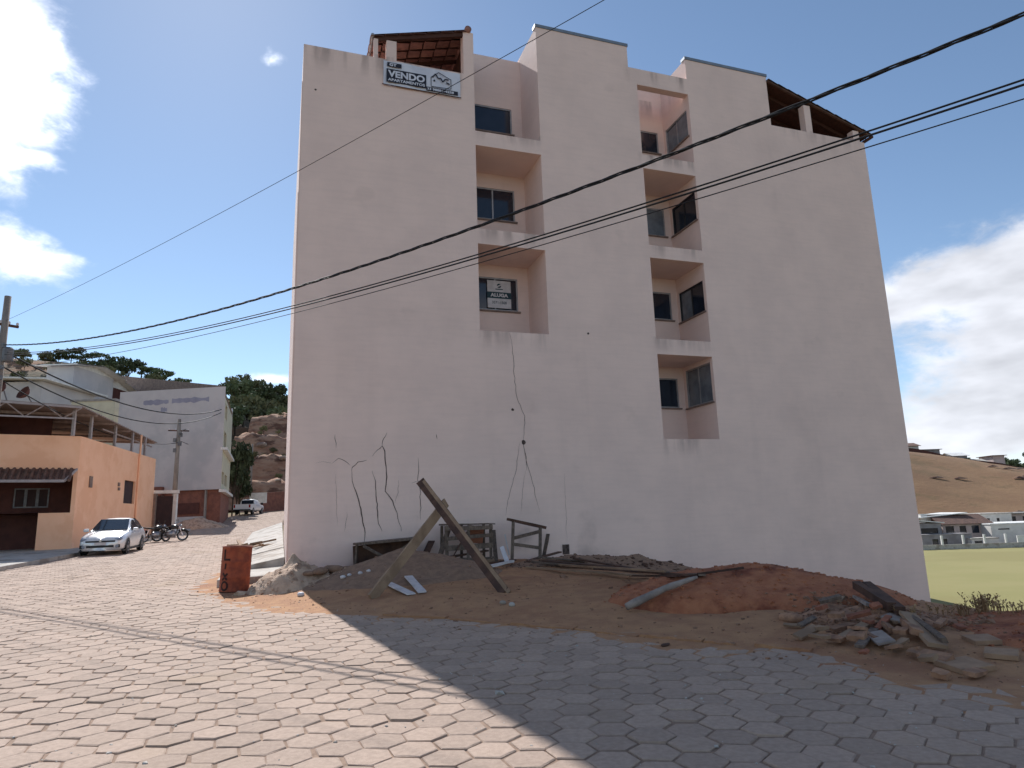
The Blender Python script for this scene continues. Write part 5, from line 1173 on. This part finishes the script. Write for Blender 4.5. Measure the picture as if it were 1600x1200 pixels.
# motorcycles
def motorcycle(loc, rz, label):
    t = thing('motorcycle', loc, label, 'motorcycle', rz=rz); M = Euler((R_(90), 0, 0)).to_matrix()
    for x in (-.64, .66):
        wh = MB().lathe([(.225, -.04), (.27, -.05), (.30, 0), (.27, .05), (.225, .04), (.225, -.04)], 24, M, (x, 0, .30)).build('wheel', 'rubber', t, smooth=True)
        MB().lathe([(.195, -.02), (.225, -.025), (.225, .025), (.195, .02), (.195, -.02)], 24, M, (x, 0, .30)).build('rim', 'rim', wh); MB().lathe([(0, -.05), (.05, -.05), (.05, .05), (0, .05)], 12, M, (x, 0, .30)).build('hub', 'rim', wh)
        for k in range(6):
            a = k*math.pi/3; MB().tube([(x, 0, .30), (x+.2*math.cos(a), 0, .30+.2*math.sin(a))], .008, 4).build('spoke', 'rim', wh)
        MB().tube([(x+.33*math.cos(a), 0, .30+.33*math.sin(a)) for a in np.linspace(.5 if x > 0 else .9, 2.3 if x > 0 else 2.9, 9)], .045, 6).build('mudguard', 'moto_black', t, smooth=True)
    for s in (-1, 1):
        MB().tube([(.66, s*.08, .30), (.46, s*.08, .82)], .022, 8).build('fork', 'chrome', t); MB().tube([(-.64, s*.07, .30), (-.1, s*.08, .34)], .02, 6).build('swing_arm', 'moto_black', t)
        MB().tube([(-.60, s*.11, .34), (-.45, s*.12, .70)], .03, 8).build('shock', 'chrome', t); MB().tube([(.44, 0, .90), (.38, s*.2, .98), (.26, s*.36, .96)], .014, 6).build('handlebar', 'chrome', t)
        MB().tube([(.36, s*.22, .98), (.34, s*.28, 1.12)], .008, 5).build('mirror_stalk', 'moto_black', t); MB().box((.34, s*.29, 1.15), (.02, .10, .07)).build('mirror', 'moto_black', t)
    lf = lambda S: loft([(x, [(0, z0), (w_*.8, z0+.02), (w_, (z0+z1)/2), (w_*.7, z1-.02), (0, z1)]) for x, w_, z0, z1 in S])
    lf([(.42, .05, .72, .84), (.30, .13, .66, .90), (.10, .15, .66, .90), (-.08, .10, .68, .82)]).build('fuel_tank', 'moto_black', t, smooth=True)
    lf([(-.02, .08, .70, .78), (-.2, .13, .70, .79), (-.5, .12, .73, .82), (-.8, .08, .78, .84)]).build('seat', 'rubber', t, smooth=True)
    lf([(.30, .08, .26, .56), (.12, .13, .22, .60), (-.12, .12, .24, .56), (-.22, .06, .30, .5)]).build('engine', 'rim', t, smooth=True)
    MB().tube([(.40, 0, .80), (.34, 0, .50), (.20, 0, .24), (-.15, 0, .24), (-.2, 0, .66)], .025, 8).build('frame', 'moto_black', t)
    MB().tube([(.2, .12, .35), (.1, .14, .22), (-.3, .15, .26), (-.85, .16, .38)], [.025, .025, .045, .05], 8).build('exhaust', 'chrome', t, smooth=True)
    MB().lathe([(0, .06), (.07, .05), (.085, 0), (.05, -.09), (0, -.1)], 14, Euler((0, R_(90), 0)).to_matrix(), (.54, 0, .86)).build('headlight', 'lamp_glass', t, smooth=True)
    MB().box((-.88, 0, .74), (.08, .1, .07)).build('tail_light', 'red_lamp', t); MB().tube([(-.05, .1, .26), (-.10, .26, .0)], .012, 5).build('kickstand', 'moto_black', t)
    return t
mp_ = at_y(265, 840, 38.5); motorcycle((mp_[0], mp_[1], float(zroad(38.5))+.01), R_(18), 'black motorcycle with pale wheels parked broadside beside the sedan')
mp_ = at_y(242, 840, 38.0); motorcycle((mp_[0], mp_[1], float(zroad(38.0))+.01), R_(62), 'black motorcycle half hidden between the sedan and another motorcycle')

# ------------------------------------------------------------------ hills
mat('hill_left', srgb(112, 98, 82), srgb(92, 88, 68), scale=.12, rough=1, bump=.3, bscale=.6, c3=srgb(140, 104, 80), scale3=.06, lo3=.5, hi3=.6)
mat('cut_bank', srgb(150, 112, 92), srgb(172, 140, 118), scale=.5, rough=1, bump=.25, bscale=1.2, c3=srgb(104, 76, 64), scale3=.35, sc=(1, 1, 2.5))
mat('brown_hill', srgb(134, 104, 74), srgb(122, 92, 66), scale=.05, rough=1, bump=.15, bscale=.8, c3=srgb(114, 90, 62), scale3=.12, lo3=.52, hi3=.66, sc=(1, 1, 3))
mat('field_green', srgb(134, 128, 80), srgb(140, 132, 86), scale=.12, rough=1, c3=srgb(132, 124, 78), scale3=.05)
mat('far_hill', srgb(96, 100, 88), srgb(112, 104, 88), scale=.03, rough=1)
RX = [-400, -160, -118, -100, -82, -66, -50, -36, -20, 20]; RZ = [44, 44, 43, 39, 35, 32.5, 25, 21, 17, 12]
def hill_z(X, Y):
    rz = np.interp(X, RX, RZ); y0 = np.interp(X, [-60, -42, -33, -20], [58, 62, 84, 96])
    f = np.where(Y < 100, .52*smooth01(Y, y0, 104), .52+.48*smooth01(Y, 100, 152))*(1-.25*smooth01(Y, 152, 300))
    base = zroad(np.minimum(Y, 85))
    return base-.25+(rz-5)*f + fbm(X*.08, Y*.08, 4)*2.2*f*(1-smooth01(np.abs(Y-150), 0, 12)*0.0) + fbm(X*.5, Y*.5, 3)*.5*np.clip(f*3, 0, 1)
o = grid_object('hill', np.arange(-260, 30, 2.2), np.arange(56, 300, 2.2), hill_z, 'hill_left'); tag(o, 'scrubby brown hillside rising behind the street', 'hill', kind='structure')
# stepped earth cut with rocks above the roadside wall
def bank_z(X, Y):
    t = (Y-(82+.15*(X+30)))/22.0; st = np.floor(t*4)/4+smooth01((t*4) % 1, .0, .35)/4
    return 3.2+14.0*np.clip(st, 0, 1.05)+fbm(X*.6, Y*.6, 4)*1.3
o = grid_object('cut_bank', np.arange(-39, -8, .45), np.arange(80, 112, .45), bank_z, 'cut_bank'); tag(o, 'terraced reddish earth bank above the roadside wall', 'bank', kind='structure')
mat('rock', srgb(170, 152, 138), srgb(138, 118, 106), scale=1.5, rough=1, bump=.05, bscale=5)
rg = random.Random(5)
for i in range(18):
    X = rg.uniform(-35.5, -25); Y = rg.uniform(84, 104); r = rg.uniform(.25, .6); bm = bmesh.new(); bmesh.ops.create_icosphere(bm, subdivisions=2, radius=1)
    for v in bm.verts: v.co *= r*(1+.35*float(fbm(v.co.x*1.5+i, v.co.y*1.5+v.co.z*1.9)))
    me = bpy.data.meshes.new('boulder'); bm.to_mesh(me); bm.free(); me.materials.append(MATS['rock']); o = bpy.data.objects.new('boulder', me); COL.objects.link(o)
    o.location = (X, Y, float(bank_z(np.array([X]), np.array([Y]))[0])+r*.2); o.scale = (1.3, 1, .7); tag(o, 'pale boulder lying on the terraced earth bank', 'boulder', 'boulders on the earth bank')

# ------------------------------------------------------------------ trees
mat('leaf_dark', srgb(78, 88, 60), srgb(96, 104, 72), scale=1.2, rough=.8, rnd=.25)  # greens lightened, haze over the distant trees put into the leaf colour
mat('leaf_olive', srgb(100, 102, 70), srgb(120, 116, 82), scale=1.2, rough=.85, rnd=.25)
mat('leaf_creeper', srgb(52, 60, 40), srgb(66, 74, 48), scale=1.2, rough=.85)  # deep green foliage of the creeper trees
mat('bark', srgb(84, 70, 60), srgb(66, 56, 48), scale=6, rough=.95)
def tree_proto(seed, H, R, n, leaf, clumps=7, flat=.55, trunk=.45):
    rg = random.Random(seed); tr = MB(); cr = MB(); top = Vector((rg.uniform(-.3, .3), rg.uniform(-.3, .3), H*.72))
    tr.tube([(0, 0, -.6), (top.x*.4, top.y*.4, H*trunk), tuple(top)], [H*.028, H*.018, H*.008], 7); cs = []
    for i in range(clumps):
        a = i*2.4+rg.uniform(-.5, .5); rr_ = R*rg.uniform(.25, .85); z = H*rg.uniform(.52, .9); c = Vector((rr_*math.cos(a), rr_*math.sin(a), z)); cs.append((c, R*rg.uniform(.28, .5)))
        tr.tube([(top.x*.4, top.y*.4, H*trunk*rg.uniform(.8, 1.05)), tuple(c*.55+Vector((0, 0, H*trunk*.4))), tuple(c)], [H*.012, H*.008, H*.004], 5)
    cs.append((Vector((0, 0, H*.85)), R*.45))
    for k in range(n):
        c, r = cs[rg.randrange(len(cs))]; d = Vector((rg.gauss(0, 1), rg.gauss(0, 1), rg.gauss(0, 1))).normalized()*r*(rg.random()**.45); d.z *= flat; p_ = c+d
        u = Vector((rg.gauss(0, 1), rg.gauss(0, 1), rg.gauss(0, .6))).normalized(); v = u.orthogonal().normalized(); v.rotate(Matrix.Rotation(rg.uniform(0, 6.28), 3, u)); s = leaf*rg.uniform(.6, 1.3); w_ = u.cross(v)
        cr.add([p_-v*s, p_+w_*s*.5, p_+v*s, p_-w_*s*.5], [(0, 1, 2, 3)])
    return tr.mesh('trunk'), cr.mesh('crown')
PROT = {'round': tree_proto(1, 6.0, 2.9, 900, .34), 'spread': tree_proto(2, 5.5, 3.6, 800, .32, clumps=8, flat=.35, trunk=.55), 'thin': tree_proto(3, 6.5, 2.2, 480, .30, clumps=6, flat=.5, trunk=.6), 'dense': tree_proto(4, 7.0, 3.2, 1500, .36, clumps=11, flat=.8, trunk=.25), 'shrub': tree_proto(6, 2.6, 1.7, 500, .22, clumps=7, flat=.7, trunk=.2)}
def tree(kind, loc, sc, label, group, leafm, seed):
    t = thing('tree' if kind != 'shrub' else 'shrub', loc, label, 'tree' if kind != 'shrub' else 'shrub', group, rz=random.Random(seed).uniform(0, 6.28)); t.scale = (sc, sc, sc*random.Random(seed+1).uniform(.9, 1.15))
    for nm, me, m in (('trunk', PROT[kind][0], 'bark'), ('crown', PROT[kind][1], leafm)):
        key = me.name+m; q_ = bpy.data.meshes.get(key)
        if q_ is None: q_ = me.copy(); q_.name = key; q_.materials.append(MATS[m])
        o = bpy.data.objects.new(nm, q_); COL.objects.link(o); o.parent = t
    return t
def on_hill(px, Y, f=hill_z):
    d = ray(px, 700); X = d[0]*Y/d[1]; return X, Y, float(f(np.array([X]), np.array([Y]))[0])
for i, (px, k, s) in enumerate(((18, 'round', .8), (60, 'shrub', 1.6), (78, 'round', .95), (98, 'spread', 1.15), (120, 'spread', .95), (135, 'shrub', 1.5), (146, 'thin', 1.1), (160, 'round', 1.15), (176, 'round', 1.25), (190, 'dense', 1.0), (212, 'thin', 1.2), (224, 'spread', 1.15), (238, 'round', 1.05), (250, 'thin', 1.2), (268, 'shrub', 1.9), (283, 'spread', .9), (303, 'round', .7), (320, 'shrub', 1.6), (335, 'shrub', 1.3))):
    lb = {'round': 'round crowned dark tree on the ridge of the left hill', 'spread': 'flat spreading dark tree on the ridge of the left hill', 'thin': 'thin open crowned tree on the ridge of the left hill', 'dense': 'dense full crowned tree on the ridge of the left hill', 'shrub': 'low bush on the ridge of the left hill'}[k]
    hx, hy, hz = on_hill(px, 149+(i % 3)); tree(k, (hx, hy, hz-.9*s), s*.8, lb, 'ridge '+k+' trees', 'leaf_dark', i)
for i, (px, Y, k, s) in enumerate(((352, 112, 'dense', 1.1), (366, 118, 'round', 1.3), (378, 126, 'dense', 1.2), (392, 118, 'round', 1.4), (406, 122, 'dense', 1.2), (420, 118, 'round', 1.3), (432, 128, 'spread', 1.2), (446, 114, 'dense', 1.1), (438, 140, 'spread', 1.3), (375, 140, 'round', 1.4), (400, 140, 'round', 1.3), (358, 132, 'round', 1.2), (384, 132, 'dense', 1.2), (414, 134, 'dense', 1.2), (426, 138, 'round', 1.3), (448, 136, 'round', 1.2))):
    tree(k, on_hill(px, Y), s*.95, {'dense': 'dense dark green tree above the terraced earth bank', 'round': 'olive round tree above the terraced earth bank', 'spread': 'umbrella shaped tree above the terraced earth bank'}[k], 'bank '+k+' trees', 'leaf_dark' if k != 'round' else 'leaf_olive', i+50)
for i in range(60):
    r2 = random.Random(900+i); px = r2.uniform(5, 340); Y = r2.uniform(100, 146); tree('shrub', on_hill(px, Y), r2.uniform(.5, 1.1), 'small scrub bush scattered over the left hillside', 'scrub on the left hillside', 'leaf_olive', i+100)
for i in range(14):
    r2 = random.Random(700+i); px = r2.uniform(386, 452); Y = r2.uniform(86, 104); X = ray(px, 700)[0]*Y/ray(px, 700)[1]; tree('shrub', (X, Y, float(bank_z(np.array([X]), np.array([Y]))[0])), r2.uniform(.25, .5), 'small dry bush growing on the terraced earth bank', 'bushes on the earth bank', 'leaf_olive', i+300)
# dark creeper covered trees between house and bank
for i, (px, Y, s, sz) in enumerate(((367, 70, 1.0, 1.65), (373, 72, 1.0, 1.5), (379, 74, .8, 1.2))):
    X = ray(px, 700)[0]*Y/ray(px, 700)[1]; t = tree('dense', (X, Y, float(zroad(Y))-.3), s, ('tall dark creeper tree against the blue grey house', 'tall dark creeper tree beside the slim pole', 'shorter dark creeper tree behind the white pickup')[i], None, 'leaf_creeper', i+400); t.scale = (s*.48, s*.48, s*sz*.68)

# ------------------------------------------------------------------ valley on the right: field, fence, houses, hills
FZ = -5.72
b = MB(); n = 10; P = [(12, 34), (92, 34), (104, 106.5), (40, 109)]
b.add([(x, y, FZ) for x, y in P], [(0, 1, 2, 3)]); o = b.build('sports_field', 'field_green'); tag(o, 'green grass sports field in the valley', 'field', kind='structure')
def vp(px, Y): d = ray(px, 780); return d[0]*Y/d[1]
fy = 107.5; fx0, fx1 = vp(1432, fy), vp(1640, fy)
FN = thing('field_fence', (fx0, fy, FZ), 'low white wall with white posts at the far edge of the field', 'fence')
MB().beam((fx0-6, fy+.4, FZ+.35), (fx1+8, fy-1.2, FZ+.35), .2, .8).build('base_wall', 'concrete', FN, world=True)
for k in range(-2, 8): X = vp(1462, fy)+k*3.27; MB().beam((X, fy-.05*k, FZ+.6), (X, fy-.05*k, FZ+2.1), .26, .26, up=(0, 1, 0)).build('post', 'white_paint', FN, world=True)
X = vp(1575, fy); MB().beam((X, fy-.5, FZ+1.2), (X+12, fy-1.0, FZ+1.2), .2, 1.2).build('gate_panel', 'white_paint', FN, world=True)
mat('white_house', srgb(214, 210, 204), srgb(196, 192, 186), scale=.6, rough=.9)
mat('grey_house', srgb(150, 146, 146), srgb(130, 124, 124), scale=.6, rough=.95)
mat('pink_house', srgb(190, 172, 166), srgb(176, 158, 152), scale=.8, rough=.95)
block_house('valley_house', 'white house with bright shed roof beyond the field', 1438, 1500, 803, 119, FZ, 6, 'white_house', 'white_paint', 'shed', rise=-.6, over=.8, win=((.1, .3, .55, .75),))
block_house('valley_house', 'small open fronted house with white roof behind the field fence', 1432, 1470, 818, 114, FZ, 3, 'grey_house', 'white_paint', 'shed', rise=.5, over=.4, win=((.15, .85, .55, .8),))
block_house('valley_house', 'pinkish house with brown tiled roof and dark windows beyond the field', 1472, 1545, 818, 116, FZ, 6, 'pink_house', 'clay_tile_old', 'gable', rise=1.4, over=.5, win=((.06, .24, .55, .9), (.36, .5, .55, .9), (.62, .78, .55, .9)))
block_house('valley_house', 'long low grey rendered house in front of the tiled one', 1440, 1518, 836, 111.5, FZ, 3, 'grey_house', 'grey_house', 'flat', over=.05, win=((.2, .32, .2, .7), (.4, .5, .1, .7)))
block_house('valley_house', 'big white blank walled shed at the far edge of the field', 1547, 1660, 818, 113.5, FZ, 8, 'white_house', 'white_paint', 'flat', over=.1, win=((.10, .26, .74, .8), (.52, .58, .74, .8)))
block_house('valley_house', 'pale flat roofed house behind the blank walled shed', 1532, 1580, 803, 124, FZ, 6, 'white_house', 'concrete', 'flat', over=.2, win=((.18, .28, .7, .85), (.5, .6, .7, .85)))
block_house('valley_house', 'grey roofed open porch house behind the blank walled shed', 1568, 1640, 802, 126, FZ, 6, 'pink_house', 'concrete_grey', 'flat', over=.6, win=((.1, .25, .6, .9), (.4, .7, .6, .9)))
block_house('valley_house', 'pale low house standing against the fence between shed and grey house', 1518, 1560, 842, 110.5, FZ, 2, 'white_house', 'concrete', 'flat', over=.1, win=((.1, .4, .3, .8),))
def bh_z(X, Y):
    r = np.asarray(X)/np.maximum(np.asarray(Y), 1)
    top = np.interp(X, [40, 100, 131, 169, 215, 300], [24, 22, 18.0, 9.2, 0, -5])
    return FZ-.6+(top-FZ)*smooth01(Y, 128, 222)*(1-.6*smooth01(Y, 228, 330))+fbm(np.asarray(X)*.05, np.asarray(Y)*.05, 3)*1.2*smooth01(Y, 128, 180)
o = grid_object('brown_hill', np.arange(20, 330, 3.), np.arange(126, 340, 3.), bh_z, 'brown_hill'); tag(o, 'dry brown grass hill across the valley', 'hill', kind='structure')
def far_z(X, Y): return -9+(34+8*np.sin(np.asarray(X)*.013)+fbm(np.asarray(X)*.012, np.asarray(Y)*.012, 4)*16)*smooth01(Y, 300, 480)*(1-.5*smooth01(Y, 520, 800))
o = grid_object('far_hill', np.arange(60, 900, 12.), np.arange(290, 820, 12.), far_z, 'far_hill'); tag(o, 'distant wooded ridge beyond the brown hill', 'hill', kind='structure')
for i in range(34):   # hedge and trees along the crest
    r2 = random.Random(40+i); px = 1412+i*6.6; Y = 232+r2.uniform(-3, 12); X = vp(px, Y); k = ('shrub', 'dense', 'round', 'shrub')[i % 4]
    tree(k, (X, Y, float(bh_z(np.array([X]), np.array([Y]))[0])-.3), {'shrub': 1.0, 'dense': .55, 'round': .6}[k]*r2.uniform(.6, 1.2), {'shrub': 'low dark bush along the crest of the brown hill', 'dense': 'dense dark tree along the crest of the brown hill', 'round': 'round olive tree along the crest of the brown hill'}[k], 'crest '+k, 'leaf_dark' if k != 'round' else 'leaf_olive', i+500)
for i, (px, py, w_, zb, wm, rm, lb) in enumerate(((1420, 697, 30, 12, 'white_house', 'clay_tile_old', 'white house with dark overhanging roof on the crest of the brown hill'), (1448, 703, 40, 12, 'grey_house', 'concrete_grey', 'grey blank sided house on the crest of the brown hill'), (1528, 722, 28, 8, 'white_house', 'concrete', 'small white house among trees on the crest of the brown hill'), (1572, 733, 26, 5, 'white_house', 'white_paint', 'white house with dark garage door near the crest of the brown hill'), (1600, 740, 22, 3, 'pink_house', 'concrete', 'pinkish house at the low end of the crest of the brown hill'), (1560, 712, 18, 6, 'pink_house', 'clay_tile_old', 'pink tiled house behind the crest trees'), (1500, 712, 22, 8, 'grey_house', 'white_paint', 'grey house with white roof behind the crest trees'))):
    block_house('hilltop_house', lb, px-w_/2, px+w_/2, py, 224+i, zb, 7, wm, rm, 'gable' if i % 2 == 0 else 'flat', rise=1.2, over=.6, win=((.15, .35, .45, .75), (.55, .8, .45, .75)))
for i in range(40):
    r2 = random.Random(140+i); px = r2.uniform(1425, 1640); Y = r2.uniform(330, 470); X = vp(px, Y); tree(('dense', 'round')[i % 2], (X, Y, float(far_z(np.array([X]), np.array([Y]))[0])), r2.uniform(1.2, 2.0), ('dense dark tree on the distant ridge', 'round dark tree on the distant ridge')[i % 2], 'distant ridge trees '+('dense', 'round')[i % 2], 'leaf_dark', i+600)
# stones and erosion scars on the brown hill
for i in range(9):
    r2 = random.Random(240+i); px = r2.uniform(1450, 1610); Y = r2.uniform(150, 205); X = vp(px, Y); z_ = float(bh_z(np.array([X]), np.array([Y]))[0]); b = MB(); n = 9
    for k in range(n): a = 2*math.pi*k/n; b.v.append((X+r2.uniform(1.2, 2.6)*math.cos(a), Y+.5*math.sin(a), z_+.25+.3*math.sin(a)*.5))
    b.v.append((X, Y, z_+.75)); b.f = [(k, (k+1) % n, n) for k in range(n)]; tag(b.build('earth_scar', 'cut_bank'), 'small eroded bare patch on the brown hill', 'bare patch', 'bare patches on the brown hill')

# dark boundary wall following the crest of the brown hill
HW = thing('boundary_wall', (vp(1410, 221), 221, 12), 'long dark brown boundary wall along the crest of the brown hill', 'wall')
xs = [vp(px, 221) for px in range(1395, 1660, 12)]
for xa, xb in zip(xs[:-1], xs[1:]):
    za, zb_ = (float(bh_z(np.array([x]), np.array([221.]))[0])+.5 for x in (xa, xb)); MB().beam((xa, 221, za), (xb, 221, zb_), .3, 2.4).build('wall_section', 'brown_wall', HW, world=True)
